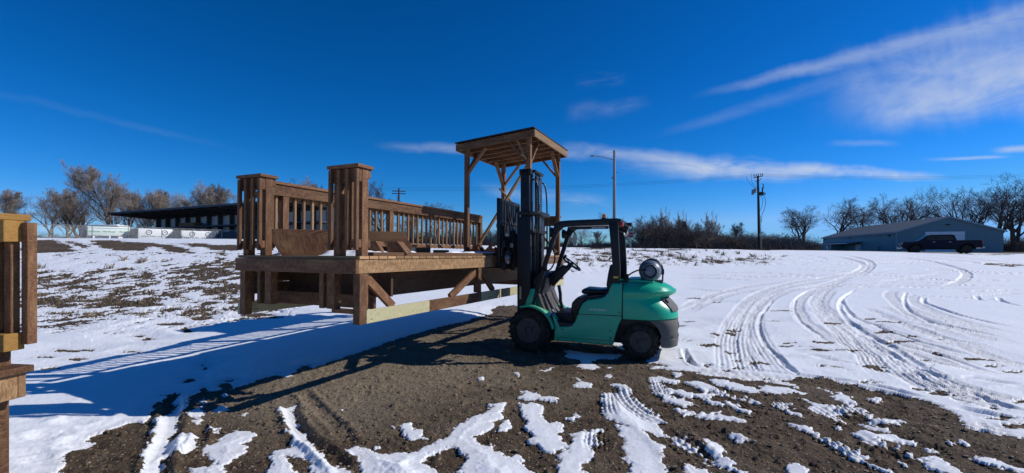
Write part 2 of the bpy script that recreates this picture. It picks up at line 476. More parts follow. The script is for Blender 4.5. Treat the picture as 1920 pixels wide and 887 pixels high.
SNOW = [
    [(301, 792), (295, 805), (282, 832), (268, 850), (276, 862), (263, 887), (255, 930), (305, 930), (308, 887), (312, 853), (333, 854), (364, 846), (374, 834), (374, 813), (343, 820), (319, 825), (330, 811), (338, 792), (345, 770), (320, 765)],
    [(357, 794), (380, 787), (382, 792), (371, 803), (364, 800)],
    [(375, 755), (389, 748), (393, 755), (385, 761)], [(357, 785), (368, 771), (385, 764), (385, 785), (366, 789)], [(412, 744), (424, 740), (428, 744), (417, 748)],
    [(399, 776), (415, 764), (427, 763), (433, 768), (422, 775), (403, 779)], [(450, 780), (471, 771), (473, 773), (457, 783)],
    [(395, 807), (408, 805), (419, 808), (413, 817), (403, 815)],
    [(413, 824), (438, 814), (469, 810), (479, 818), (471, 826), (448, 835), (462, 843), (461, 853), (438, 864), (424, 876), (403, 881), (394, 876), (393, 867), (382, 852), (399, 834)],
    [(357, 884), (371, 881), (403, 879), (421, 884), (440, 950), (330, 950)],
    [(524, 766), (550, 761), (556, 790), (574, 811), (581, 825), (594, 829), (592, 841), (606, 847), (618, 864), (655, 890), (680, 950), (600, 950), (585, 897), (576, 876), (562, 862), (546, 857), (556, 950), (490, 950), (501, 853), (548, 841), (541, 806), (525, 785)],
    zp(*Z7, [(20, 710), (60, 680), (150, 665), (200, 690), (290, 735), (400, 750), (620, 745), (640, 710), (720, 680), (730, 650), (880, 580), (960, 500), (1070, 440), (1160, 420), (1200, 390), (1200, 345), (1320, 345), (1310, 415), (1270, 420), (1300, 450), (1210, 490), (1200, 550), (1050, 630), (1090, 660), (1220, 680), (1300, 740), (1340, 780), (1420, 750), (1470, 800), (1530, 887), (1600, 1100), (850, 1100), (1010, 800), (1000, 770), (900, 690), (850, 690), (800, 710), (690, 780), (680, 810), (790, 880), (760, 1100), (140, 1100), (150, 850), (110, 770), (30, 760)]),
    zp(*Z7, [(450, 510), (570, 490), (580, 530), (660, 570), (710, 635), (620, 620), (545, 655), (510, 620), (500, 580)]),
    zp(*Z7, [(1195, 580), (1270, 510), (1340, 475), (1362, 530), (1320, 575), (1210, 595)]),
    zp(*Z7, [(1405, 295), (1460, 240), (1540, 245), (1620, 280), (1740, 300), (1710, 335), (1600, 320), (1440, 315)]),
    zp(*Z7, [(1412, 340), (1580, 345), (1615, 390), (1620, 440), (1680, 490), (1790, 500), (1810, 540), (1790, 590), (1775, 640), (1810, 690), (1700, 740), (1640, 725), (1600, 690), (1520, 640), (1495, 560), (1500, 510), (1430, 410)]),
    [(1035, 960), (1041, 857), (1055, 845), (1071, 832), (1074, 818), (1096, 810), (1110, 804), (1128, 804), (1130, 818), (1127, 835), (1113, 846), (1110, 860), (1096, 871), (1106, 960)],
    [(1063, 788), (1079, 779), (1093, 783), (1079, 793)],
    zp(*Z7, [(1070, 125), (1140, 125), (1155, 150), (1110, 160), (1080, 145)]), zp(*Z7, [(1395, 85), (1430, 90), (1440, 115), (1420, 130)]), zp(*Z7, [(1580, 62), (1690, 42), (1700, 54), (1600, 72)]),
    zp(*Z7, [(285, 682), (320, 675), (335, 690), (300, 698)]), zp(*Z7, [(400, 530), (430, 525), (435, 540), (405, 545)]), zp(*Z7, [(5, 375), (45, 370), (40, 385), (10, 390)]), zp(*Z7, [(1850, 180), (1900, 175), (1900, 205), (1860, 200)]),
    zp(*Z5, [(95, 165), (150, 135), (225, 180), (200, 195), (100, 190)]), zp(*Z5, [(40, 300), (110, 275), (60, 250), (120, 265), (175, 290), (180, 318), (60, 318)]),
    zp(*Z5, [(280, 235), (320, 225), (330, 250), (290, 255)]), zp(*Z5, [(255, 180), (300, 172), (298, 190)]),
    zp(*Z5, [(0, 62), (160, 78), (370, 95), (370, 128), (240, 120), (150, 145), (80, 130), (0, 110)]), zp(*Z5, [(340, 5), (385, 0), (390, 28), (340, 30)]), zp(*Z5, [(600, 100), (680, 88), (640, 135), (560, 150)]),
    zp(*Z5, [(230, 345), (320, 345), (340, 330), (310, 290), (380, 290), (460, 350), (500, 410), (600, 470), (650, 510), (700, 560), (600, 545), (650, 600), (670, 620), (740, 640), (830, 660), (900, 720), (960, 800), (1000, 840), (940, 830), (860, 760), (780, 720), (720, 690), (680, 640), (600, 640), (500, 610), (520, 640), (620, 690), (660, 750), (690, 887), (700, 1100), (420, 1100), (420, 800), (400, 720), (330, 575), (400, 590), (330, 540), (270, 510), (240, 470), (235, 400)]),
    zp(*Z5, [(905, 675), (960, 670), (1050, 705), (1090, 760), (1050, 775), (1130, 820), (1200, 887), (1240, 960), (1100, 860), (1030, 850), (1000, 820), (950, 760)]),
    zp(*Z5, [(790, 820), (850, 830), (880, 860), (960, 860), (980, 920), (800, 920)]),
    zp(*Z5, [(560, 255), (620, 245), (770, 280), (760, 297), (650, 280), (640, 300), (760, 340), (870, 365), (960, 375), (1040, 420), (1050, 450), (930, 420), (860, 385), (820, 390), (680, 345), (700, 375), (780, 400), (860, 435), (800, 450), (720, 430), (660, 410), (610, 370), (570, 310)]),
    zp(*Z5, [(730, 450), (800, 460), (870, 475), (1020, 480), (1050, 500), (1150, 520), (1240, 560), (1200, 572), (1100, 547), (930, 532), (800, 510)]),
    zp(*Z5, [(810, 280), (880, 272), (960, 300), (1050, 340), (1110, 360), (1240, 390), (1290, 415), (1280, 432), (1150, 402), (1060, 377), (960, 347), (900, 320)]),
    zp(*Z5, [(920, 210), (1100, 230), (1130, 255), (1010, 252), (940, 242)]), zp(*Z5, [(970, 265), (1090, 270), (1160, 300), (1280, 330), (1320, 357), (1280, 362), (1100, 332), (1030, 322)]),
    zp(*Z5, [(1130, 415), (1170, 420), (1280, 490), (1270, 512), (1200, 492), (1100, 455), (1060, 425)]),
    zp(*Z5, [(570, 165), (700, 178), (800, 193), (790, 207), (650, 197), (590, 190)]), zp(*Z5, [(710, 220), (760, 218), (775, 240), (740, 262)]),
    zp(*Z5, [(1330, 320), (1460, 320), (1580, 340), (1640, 368), (1450, 362), (1360, 360)]), zp(*Z5, [(1280, 255), (1400, 268), (1580, 300), (1580, 322), (1400, 292)]),
    zp(*Z5, [(1385, 400), (1440, 390), (1500, 440), (1570, 500), (1600, 517), (1500, 492), (1430, 440)]), zp(*Z5, [(1480, 555), (1530, 565), (1580, 600), (1600, 622), (1520, 592)]),
    zp(*Z5, [(1080, 630), (1130, 630), (1220, 670), (1200, 690), (1150, 675)]), zp(*Z5, [(1490, 835), (1580, 840), (1620, 890), (1540, 870)]),
    zp(*Z6, [(200, 330), (380, 350), (400, 385), (440, 430), (560, 500), (600, 540), (750, 545), (760, 562), (700, 562), (720, 578), (560, 562), (480, 512), (380, 442), (290, 392), (270, 350), (230, 340)]),
    zp(*Z6, [(100, 405), (200, 430), (300, 420), (420, 480), (420, 512), (340, 502), (380, 562), (300, 542), (200, 492), (140, 462)]), zp(*Z6, [(430, 530), (560, 560), (690, 600), (640, 612), (500, 572)]),
    zp(*Z6, [(0, 560), (100, 575), (200, 620), (360, 700), (470, 730), (530, 790), (540, 830), (680, 887), (740, 930), (640, 895), (480, 820), (330, 750), (230, 690), (110, 630), (30, 600)]),
    zp(*Z6, [(390, 640), (440, 620), (520, 618), (680, 622), (740, 640), (860, 690), (860, 707), (760, 692), (640, 682), (700, 720), (800, 768), (900, 800), (1010, 798), (1080, 830), (1150, 887), (1200, 960), (960, 882), (880, 822), (760, 772), (640, 742), (540, 702), (480, 672)]),
    zp(*Z6, [(525, 388), (580, 388), (600, 403), (560, 407)]), zp(*Z6, [(915, 718), (960, 718), (995, 747), (940, 747)]), zp(*Z6, [(1005, 678), (1050, 676), (1090, 702), (1040, 700)]), zp(*Z6, [(1110, 683), (1150, 678), (1200, 712), (1160, 714)]),
    zp(*Z6, [(1160, 795), (1300, 798), (1420, 820), (1500, 858), (1580, 880), (1700, 960), (1500, 890), (1340, 862), (1240, 822)]), zp(*Z6, [(-20, 820), (50, 835), (130, 887), (180, 950), (0, 900)]),
    zp(*Z6, [(300, 575), (360, 590), (340, 602)]), zp(*Z6, [(720, 820), (760, 830), (800, 870), (760, 860)]),
    zp(*Z6, [(1030, 455), (1090, 465), (1140, 500), (1060, 470)]),
]


def ell(cx, cy, a, b): return [(cx + a * math.cos(t) * (1 + .25 * math.sin(3 * t + cx)), cy + b * math.sin(t) * (1 + .3 * math.cos(2 * t + cy))) for t in np.linspace(0, 2 * math.pi, 11)[:-1]]


Z9 = lambda x, y, a, b: ell(1280 + x / 2, 443 + y / 2, a / 4, b / 4)
SPECK = [Z9(185, 360, 34, 26), Z9(120, 375, 35, 10), Z9(100, 410, 62, 14), Z9(270, 480, 54, 12), Z9(400, 402, 70, 6), Z9(420, 416, 90, 5), Z9(520, 430, 170, 8), Z9(640, 428, 90, 7), Z9(560, 326, 64, 7), Z9(385, 282, 60, 5),
         Z9(700, 312, 50, 5), Z9(780, 322, 110, 6), Z9(760, 362, 60, 12), Z9(820, 398, 120, 10), Z9(950, 440, 44, 9), Z9(1100, 466, 90, 10), Z9(1240, 510, 64, 11), Z9(1270, 622, 60, 16), Z9(540, 400, 70, 6), Z9(900, 575, 60, 6),
         Z9(970, 590, 90, 14), Z9(1050, 600, 60, 8), Z9(1170, 492, 50, 6), Z9(545, 492, 60, 5), Z9(200, 465, 60, 8), Z9(190, 435, 44, 6), Z9(205, 495, 50, 8), Z9(330, 320, 70, 4), Z9(130, 250, 34, 3), Z9(340, 283, 40, 5), Z9(20, 322, 50, 4), Z9(10, 462, 40, 10),
         Z9(905, 466, 20, 5), Z9(860, 378, 30, 4), Z9(970, 388, 40, 4), Z9(710, 552, 40, 4), Z9(1250, 718, 90, 14), Z9(1200, 690, 110, 8), Z9(700, 495, 30, 4), Z9(1190, 108, 90, 8), Z9(1260, 112, 60, 9), Z9(1170, 70, 160, 5), Z9(300, 52, 200, 5),
         ell(382, 598, 22, 5), ell(350, 620, 11, 5), ell(335, 608, 10, 3), ell(320, 609, 24, 3), ell(168, 658, 10, 1.8), ell(135, 659, 30, 2.5), ell(148, 676, 20, 2), ell(84, 672, 14, 1.6), ell(277, 637, 14, 2), ell(90, 693, 14, 2), ell(258, 632, 12, 1.5), ell(247, 662, 20, 1),
         ell(353, 717, 9, 5), ell(385, 690, 4, 5), ell(430, 717, 7, 3), ell(245, 570, 60, 6), ell(505, 598, 30, 3.5), ell(480, 592, 34, 3.5), ell(1090, 590, 14, 1.5), ell(1300, 560, 12, 1.2), ell(1278, 612, 10, 1.5), ell(1290, 640, 14, 2), ell(1130, 555, 10, 1)]
ZB = (60, 370, 4.8)
BANK = [zp(*ZB, [(-60, 390), (100, 385), (280, 430), (400, 488), (300, 496), (0, 510), (-60, 512)]),
        zp(*ZB, [(480, 392), (620, 388), (900, 402), (1000, 410), (1200, 418), (1350, 460), (1500, 508), (1300, 500), (1050, 440), (1000, 490), (800, 480), (650, 450), (600, 430), (500, 420)]),
        zp(*ZB, [(1250, 412), (1500, 420), (1850, 430), (1920, 460), (1850, 484), (1600, 462), (1450, 440)]), zp(*ZB, [(200, 397), (480, 430), (530, 462), (400, 450)]),
        ell(1215, 470.5, 40, 1.2), ell(1120, 467, 30, 1.2), ell(1270, 469, 26, .8)]
SPECK += BANK

# tyre tracks: (pixel points, half width m, depth m, kind)
q9 = lambda pts: [(1280 + a / 2, 443 + b / 2) for a, b in pts]
q5 = lambda pts: zp(*Z5, pts); q6 = lambda pts: zp(*Z6, pts)
TR = [
    (q9([(150, 560), (175, 500), (165, 430), (170, 370), (200, 310), (250, 245), (320, 205), (420, 177), (540, 160), (700, 130)]), .17, .030, 't'),
    (q9([(260, 560), (240, 500), (215, 430), (215, 370), (240, 310), (290, 250), (350, 212), (430, 188), (560, 170)]), .17, .028, 't'),
    (q9([(400, 560), (350, 490), (300, 420), (270, 350), (280, 290), (330, 240), (410, 208), (520, 190), (640, 150)]), .17, .030, 't'),
    (q9([(440, 530), (370, 470), (310, 410), (287, 350), (295, 300), (340, 250)]), .06, .05, 'g'),
    (q9([(640, 435), (560, 398), (480, 345), (432, 290), (440, 245), (490, 212), (560, 185), (640, 165)]), .15, .035, 't'),
    (q9([(590, 420), (500, 370), (440, 320), (418, 280), (432, 235), (480, 205)]), .05, .05, 'g'),
    (q9([(830, 540), (740, 460), (660, 385), (590, 330), (520, 285), (500, 250), (530, 210), (600, 180)]), .17, .030, 't'),
    (q9([(900, 520), (800, 450), (700, 385), (630, 340), (560, 300), (520, 260), (560, 205)]), .17, .028, 't'),
    (q9([(1010, 560), (900, 500), (800, 430), (700, 372), (620, 320), (590, 280), (600, 240), (650, 205)]), .08, .055, 'g'),
    (q9([(760, 540), (690, 460), (600, 380), (540, 320), (490, 280)]), .15, .028, 't'),
    (q9([(592, 240), (620, 290), (700, 330), (800, 368), (950, 420), (1080, 452), (1190, 476)]), .08, .06, 'g'),
    (q9([(620, 320), (700, 380), (820, 415), (950, 445), (1100, 500), (1279, 545)]), .09, .055, 'g'),
    (q9([(800, 205), (775, 225), (800, 255), (860, 300), (980, 345), (1100, 378), (1290, 432)]), .17, .030, 't'),
    (q9([(840, 215), (830, 245), (850, 285), (940, 330), (1100, 368), (1290, 415)]), .07, .055, 'g'),
    (q9([(905, 235), (905, 255), (960, 278), (1060, 312), (1160, 337), (1290, 362)]), .09, .075, 'g'),
    (q9([(860, 225), (880, 262), (980, 308), (1100, 345), (1290, 390)]), .15, .028, 't'),
    (q9([(1180, 234), (1200, 252), (1290, 276)]), .09, .07, 'g'), (q9([(1290, 236), (1180, 232)]), .07, .05, 'g'),
    (q9([(1098, 225), (1110, 243), (1160, 255)]), .09, .06, 'g'), (q9([(1098, 225), (1290, 222)]), .14, .03, 't'),
    (q9([(350, 445), (470, 458), (600, 478), (700, 490)]), .09, .055, 'g'), (q9([(420, 455), (500, 450), (600, 462)]), .06, .04, 'g'),
    (q9([(5, 435), (30, 480), (60, 492), (160, 500), (300, 512), (500, 535), (700, 562), (860, 600), (940, 620)]), .08, .05, 'g'),
    (q9([(0, 500), (150, 520), (350, 545), (560, 560), (760, 600), (900, 640)]), .17, .03, 't'),
    (q9([(750, 430), (820, 470), (950, 535), (1050, 545), (1130, 540)]), .08, .06, 'g'), (q9([(1060, 548), (1160, 560), (1300, 580)]), .09, .07, 'g'),
    (q9([(1000, 640), (1080, 663), (1180, 680), (1290, 700)]), .10, .08, 'g'), (q9([(980, 605), (1090, 632)]), .08, .06, 'g'),
    (q9([(780, 500), (900, 560), (1050, 610), (1290, 680)]), .17, .035, 't'), (q9([(860, 500), (960, 550), (1100, 590), (1290, 640)]), .17, .035, 't'),
    (q9([(1060, 580), (1160, 625), (1290, 672)]), .07, .06, 'g'), (q9([(1000, 690), (1120, 720), (1290, 748)]), .17, .03, 't'),
    (q9([(0, 285), (60, 245), (150, 215), (250, 192), (400, 172)]), .17, .03, 't'), (q9([(0, 300), (80, 260), (180, 225), (300, 200)]), .17, .03, 't'),
    (q9([(-60, 147), (100, 150), (280, 157), (420, 160)]), .14, .04, 't'), (q9([(-60, 158), (120, 163), (330, 172)]), .14, .04, 't'), (q9([(60, 142), (240, 140), (420, 148), (600, 160)]), .14, .04, 't'),
    (q9([(480, 66), (590, 82), (660, 100), (680, 122), (600, 160)]), .2, .05, 't'), (q9([(540, 66), (640, 80), (700, 98), (700, 124), (640, 160)]), .2, .05, 't'),
    (q9([(600, 66), (740, 76), (900, 92), (1040, 128), (1060, 160), (980, 200)]), .2, .05, 't'), (q9([(700, 76), (900, 84), (1100, 102), (1290, 128)]), .2, .05, 't'), (q9([(820, 74), (1000, 80), (1290, 108)]), .2, .05, 't'),
    (q9([(640, 188), (760, 192), (930, 200), (1080, 210)]), .12, .06, 'g'), (q9([(620, 180), (700, 182), (900, 180), (1100, 190), (1290, 192)]), .14, .05, 't'), (q9([(760, 170), (900, 168), (1100, 172), (1290, 168)]), .14, .05, 't'),
    (q9([(990, 145), (1080, 158), (1060, 166)]), .12, .06, 'g'), (q9([(940, 215), (1100, 212), (1290, 205)]), .12, .05, 't'), (q9([(1000, 225), (1100, 230), (1190, 224), (1290, 218)]), .14, .04, 't'), (q9([(560, 160), (720, 150), (860, 156), (1000, 140)]), .14, .05, 't'),
    (q5([(790, 60), (820, 120), (860, 170), (960, 190), (1100, 200)]), .06, .05, 'g'), (q5([(1200, 90), (1230, 170), (1250, 220)]), .15, .03, 't'), (q5([(1430, 130), (1500, 190), (1580, 245)]), .06, .05, 'g'),
    # tread prints on the patches near the camera
    (q5([(262, 330), (270, 400), (280, 480), (310, 530)]), .11, .022, 'n'), (q5([(215, 580), (205, 680), (225, 790)]), .10, .022, 'n'), (q5([(380, 300), (450, 420), (560, 500), (700, 570)]), .14, .018, 'n'),
    (q5([(640, 590), (720, 660), (830, 740), (930, 820), (1010, 870)]), .14, .022, 'n'), (q5([(585, 250), (610, 320), (650, 400)]), .10, .02, 'n'), (q5([(960, 300), (1080, 370), (1180, 420), (1270, 500)]), .13, .018, 'n'),
    (q5([(740, 450), (900, 500), (1100, 540)]), .12, .018, 'n'), (q5([(1350, 370), (1450, 440), (1560, 510)]), .11, .018, 'n'), (q5([(800, 820), (900, 900)]), .12, .02, 'n'),
    (q6([(120, 420), (260, 480), (380, 550), (560, 590)]), .15, .02, 'n'), (q6([(210, 380), (330, 430), (470, 520), (640, 600)]), .14, .02, 'n'), (q6([(430, 630), (560, 700), (740, 760), (900, 830), (1080, 890)]), .16, .022, 'n'),
    (q6([(20, 590), (200, 650), (400, 760), (560, 860)]), .12, .018, 'n'), (q6([(640, 650), (780, 670), (870, 705)]), .13, .018, 'n'),
    # ruts in the wet dirt beside the snow strips
    ([(540, 755), (556, 800), (578, 826), (610, 850), (660, 895)], .07, .05, 'r'), ([(318, 745), (322, 800), (300, 850), (290, 920)], .08, .05, 'r'), ([(378, 790), (374, 830), (350, 850), (312, 860), (300, 930)], .05, .035, 'r'),
    ([(560, 730), (600, 770), (640, 810), (660, 850)], .07, .03, 'r'), ([(860, 722), (900, 726), (960, 735)], .04, .03, 'r'), ([(860, 640), (900, 650), (1000, 690), (1100, 700)], .15, .02, 'r'),
    ([(1500, 760), (1600, 790), (1700, 830), (1800, 870)], .15, .025, 'r'), ([(1300, 800), (1400, 850), (1500, 900)], .15, .02, 'r'), ([(1130, 720), (1200, 780), (1290, 850), (1350, 900)], .14, .02, 'r'),
]
_r = random.Random(77)
for _i in range(26):
    _x0 = _r.uniform(-60, 900); _y0 = _r.uniform(84, 225); _dx = _r.uniform(300, 700); _s = _r.uniform(-.02, .05); _b = _r.uniform(-14, 14)
    TR.append((q9([(_x0 + _dx * t, _y0 + _s * _dx * t + _b * math.sin(math.pi * t) * (_y0 / 160)) for t in (0, .25, .5, .75, 1)]), _r.choice((.10, .15)), _r.uniform(.03, .06), _r.choice('ttg')))
for _i in range(12):
    _x0 = _r.uniform(500, 1000); _y0 = _r.uniform(230, 420)
    TR.append((q9([(_x0, _y0), (_x0 + 100, _y0 + 38), (_x0 + 230, _y0 + 78 + _r.uniform(-8, 8)), (_x0 + 380, _y0 + 115 + _r.uniform(-12, 12))]), .12, _r.uniform(.012, .03), 't'))
# footprints and scuffs
FEET = [(60, 800), (95, 823), (50, 862), (85, 868), (70, 830), (140, 800), (160, 832), (180, 838), (150, 840)]


def smooth_line(pts, n=6):
    P = [Vector((*p, 0)) for p in pts]; out = []
    for i in range(len(P) - 1):
        p0, p1, p2, p3 = P[max(i - 1, 0)], P[i], P[i + 1], P[min(i + 2, len(P) - 1)]
        for k in range(n):
            t = k / n
            out.append(.5 * ((2 * p1) + (p2 - p0) * t + (2 * p0 - 5 * p1 + 4 * p2 - p3) * t * t + (3 * p1 - p0 - 3 * p2 + p3) * t ** 3))
    out.append(P[-1]); return [(p.x, p.y) for p in out]


def build_ground():
    du = .0024
    uc = np.arange(-1.22, 1.22, du); ext = 1.22 + np.cumsum(.01 * 1.25 ** np.arange(16)); ext = ext[ext < 6]
    U = np.concatenate([-ext[::-1], uc, ext])
    rows = [1.6]
    while rows[-1] < 62:
        y = rows[-1]; rows.append(y + min(y * y * .00088, .07 + .0035 * y) if y < 46 else y + .6)
    rows += list(62 * 1.12 ** np.arange(1, 32))
    Yr = np.array(rows); nu, ny = len(U), len(Yr)
    Y = np.repeat(Yr[:, None], nu, 1); X = Y * U[None, :]
    H = ground_h(X, Y)
    px = PX0 + F * X / Y; py = PY0 - F * (H - EYE) / Y
    near = Yr < 40
    wx = (fbm(X * 7, Y * 7, 4, .6) - .5) * .14 + (fbm(X * 30 + 5, Y * 30, 2) - .5) * .035
    wy = (fbm(X * 7 + 40, Y * 7 + 11, 4, .6) - .5) * .14 + (fbm(X * 30 + 9, Y * 30 + 7, 2) - .5) * .035
    far_ = 1 + np.clip((Y - 9) * .16, 0, 5)
    Xw, Yw = X + wx * far_ + (fbm(X * .7, Y * .7 + 50, 3) - .5) * np.clip((Y - 20) * .12, 0, 2), Y + wy * far_ + (fbm(X * .6 + 70, Y * .7, 3) - .5) * np.clip((Y - 20) * .2, 0, 3)
    d = np.full(X.shape, -5.)

    def apply(poly_px, op, mg=.35):
        nonlocal d
        P = [pix2w(*p) for p in poly_px]; A = np.array(P)
        x0, x1 = A[:, 0].min() - mg, A[:, 0].max() + mg; y0, y1 = A[:, 1].min() - mg, A[:, 1].max() + mg
        r = np.where((Yr > y0) & (Yr < y1))[0]
        if len(r) == 0: return
        r0, r1 = r[0], r[-1] + 1
        ulo, uhi = min(x0 / y0, x0 / y1) if y0 > .2 else -9, max(x1 / y0, x1 / y1) if y0 > .2 else 9
        c = np.where((U > ulo - .01) & (U < uhi + .01))[0]
        if len(c) == 0: return
        c0, c1 = c[0], c[-1] + 1
        s_ = sdf(P, Xw[r0:r1, c0:c1], Yw[r0:r1, c0:c1]); cur = d[r0:r1, c0:c1]
        d[r0:r1, c0:c1] = np.maximum(cur, s_) if op == 'd' else np.minimum(cur, -s_)
    for p in DIRT: apply(p, 'd', .6)
    for p in SNOW: apply(p, 's')
    for p in SPECK: apply(p, 'd')
    # grass showing through the thin snow of the left bank, clods on the middle bank
    e1 = np.exp(-((px - 300) / 190) ** 2 - ((py - 540) / 50) ** 2) * 1.0 + np.exp(-((px - 120) / 120) ** 2 - ((py - 560) / 55) ** 2) * .8 + np.exp(-((px - 420) / 90) ** 2 - ((py - 500) / 26) ** 2) * .7
    e1 += np.exp(-((px - 640) / 120) ** 2 - ((py - 545) / 18) ** 2) * .3 + np.exp(-((px - 380) / 130) ** 2 - ((py - 560) / 40) ** 2) * .45
    e1 = np.clip(e1, 0, 1.05)
    n1 = fbm(X * .6 + 3, Y * .8, 3, .55) * .24 + fbm(X * 2.6 + 3, Y * 1.9, 5, .72) * .76
    g1 = (n1 - (.665 - .17 * e1)) * 1.6
    g1 = np.where((Y > 8.2) & (e1 > .12), g1, -5)
    e2 = np.exp(-((px - 1390) / 110) ** 2 - ((py - 488) / 9) ** 2) + np.exp(-((px - 1180) / 150) ** 2 - ((py - 480) / 12) ** 2) * .9 + np.exp(-((px - 1060) / 90) ** 2 - ((py - 492) / 18) ** 2) * .7
    n2 = fbm(X * 1.1 + 30, Y * 1.3, 3, .6) * .5 + fbm(X * 4.1, Y * 4.1 + 5, 3, .6) * .5
    g2 = np.where((e2 > .12) & (Y > 14), (n2 - (.74 - .20 * np.clip(e2, 0, 1))) * 2.2, -5)
    e3 = np.exp(-((px - 1660) / 60) ** 2 - ((py - 690) / 9) ** 2) + np.exp(-((px - 1840) / 80) ** 2 - ((py - 770) / 14) ** 2) * .8 + np.exp(-((px - 1740) / 70) ** 2 - ((py - 735) / 9) ** 2) * .8 + np.exp(-((px - 1330) / 60) ** 2 - ((py - 695) / 10) ** 2) * .6
    n3 = fbm(X * 6 + 30, Y * 6, 4, .65)
    g3 = np.where(e3 > .1, (n3 - (.80 - .26 * np.clip(e3, 0, 1))) * 1.2, -5)
    d = np.maximum(np.maximum(d, g1), np.maximum(g2, g3))
    # gravel road on top of the bank
    crest = np.interp(X / Y, U_K, Y1_K)
    road = np.where(X / Y < .75, (Y - crest - 1.5) * .5, (Y - crest - 6) * .3)
    d = np.maximum(d, np.where(Y > crest, np.clip(road, -5, .5) + (fbm(X * .3, Y * .3, 3) - .5) * .6, -5))
    # packed tracks
    tr = np.zeros(X.shape); dz = np.zeros(X.shape); dirty = np.zeros(X.shape)
    sp_ = np.maximum(Y * du, np.gradient(Yr)[:, None])
    for k, (pts, hw, dep, kind) in enumerate(TR):
        if kind == 't': dep *= .42
        if kind == 'g': dep *= .55; hw *= .72
        if kind == 'n': dep *= .65
        if kind == 'r': dep *= .7
        P = smooth_line([pix2w(*p) for p in pts]); A = np.array(P); mg = hw * 2.2 + .05
        x0, x1 = A[:, 0].min() - mg, A[:, 0].max() + mg; y0, y1 = max(A[:, 1].min() - mg, .5), A[:, 1].max() + mg
        r = np.where((Yr > y0) & (Yr < y1))[0]; c = np.where((U > min(x0 / y0, x0 / y1)) & (U < max(x1 / y0, x1 / y1)))[0]
        if len(r) == 0 or len(c) == 0: continue
        sl = (slice(r[0], r[-1] + 1), slice(c[0], c[-1] + 1))
        x = X[sl] + wx[sl] * .15; y = Y[sl] + wy[sl] * .15
        best = np.full(x.shape, 1e9); arc = np.zeros(x.shape); sg = np.zeros(x.shape); acc = 0
        for i in range(len(P) - 1):
            ax, ay = P[i]; ex, ey = P[i + 1][0] - ax, P[i + 1][1] - ay; L = math.hypot(ex, ey)
            if L < 1e-6: continue
            tt = np.clip(((x - ax) * ex + (y - ay) * ey) / (L * L), 0, 1)
            qx, qy = x - ax - ex * tt, y - ay - ey * tt; q = qx * qx + qy * qy
            b_ = q < best; best = np.where(b_, q, best); arc = np.where(b_, acc + tt * L, arc); sg = np.where(b_, ex * qy - ey * qx, sg); acc += L
        dist = np.sqrt(best); rr = dist * np.sign(sg); rel = dist / hw
        fade = sstep(np.minimum(arc, acc - arc) / (.3 + .12 * max(0, y1 - 8)))
        ins = sstep((1.12 - rel) / .3) * fade
        if kind == 'g':
            z = -dep * np.clip(1.15 - rel ** 2, 0, 1) * fade * (.55 + .7 * vnoise(arc * 1.3 + k * 7, rr * 0)) + dep * .25 * np.exp(-((rel - 1.35) / .35) ** 2) * fade
            z = z + ins * .25 * dep * (vnoise(arc * 14 + k * 5, rr * 20) - .5)
        elif kind == 'r':
            z = -dep * np.clip(1.1 - rel ** 2, 0, 1) * fade + dep * .9 * np.exp(-((rel - 1.4) / .45) ** 2) * fade * (.3 + 1.2 * fbm(x * 14, y * 14, 3, .7))
        else:
            z = -dep * ins * (.75 + .5 * vnoise(arc * 2.2 + k, rr * 3)) + dep * .28 * np.exp(-((rel - 1.25) / .22) ** 2) * fade * vnoise(arc * 5 + k, rr * 2)
            ribs = .8 * dep * np.cos(rr / hw * 5 * math.pi) * ins * np.clip(.04 / sp_[sl], 0, 1) * (.15 + 1.5 * vnoise(arc * 1.7 + k * 3.1, rr * 9 + k))
            per = .085 if kind == 'n' else .13
            lug = np.sin(2 * math.pi * arc / per + np.sign(rr) * rr / hw * 2.2)
            z = z + ribs + (1.0 if kind == 'n' else .35) * dep * .55 * np.tanh(lug * 2) * ins * np.clip(per * .3 / sp_[sl], 0, 1) * (.6 + .8 * vnoise(x * 9, y * 9)) * (.5 + vnoise(x * 3.3 + 9, y * 3.3))
            z = z + ins * (fbm(x * 16, y * 16, 3, .65) - .5) * .020
            dirty[sl] = np.maximum(dirty[sl], ins * (.6 if kind == 'n' else .45))
            if kind == 'n':   # broken, crumbly print: dirt shows between the lugs
                d[sl] = np.maximum(d[sl], np.where(d[sl] > -.12, (d[sl] + .03 - .03 * lug * ins) * ins + d[sl] * (1 - ins), d[sl]))
        z = z * (1 + np.clip((y - 9) * .10, 0, 1.6))
        dz[sl] += np.where(np.abs(dz[sl]) > .02, z * .45, z); tr[sl] = np.maximum(tr[sl], ins)
    for (fx, fy) in FEET:
        cx, cy = pix2w(fx, fy); r = (np.abs(X - cx) < .3) & (np.abs(Y - cy) < .3)
        q = np.sqrt(((X[r] - cx) / .17) ** 2 + ((Y[r] - cy) / .10) ** 2)
        dz[r] += -.014 * sstep(1.1 - q) + .006 * np.exp(-((q - 1.25) / .25) ** 2) + .010 * (fbm(X[r] * 22, Y[r] * 22, 3) - .5) * sstep(1.6 - q)
    dn = d + (fbm(X * 20, Y * 20, 3, .65) - .5) * .06 + (fbm(X * 60, Y * 60, 2, .6) - .5) * .035
    edge_n = np.clip((px - 1150) / 150, 0, 1) * np.clip((800 - py) / 60, 0, 1) * (Y < 9)
    dn = dn + (fbm(X * 4.5 + 20, Y * 6.5, 4, .7) - .5) * .30 * edge_n * (d > -.30)
    fs = sstep((-dn + .012) / .03)                       # 1 = snow
    bank = sstep((-d) / .35)
    thick = .010 + .045 * sstep((-d) / .9) + .012 * fbm(X * .8, Y * .8, 3)
    # deeper drift along the foot of the stage
    thick = thick + .05 * np.exp(-((px - 600) / 320) ** 2) * sstep(bank) * (py > 575) * (px < 1000)
    edge = sstep((-dn + .01) / .035)
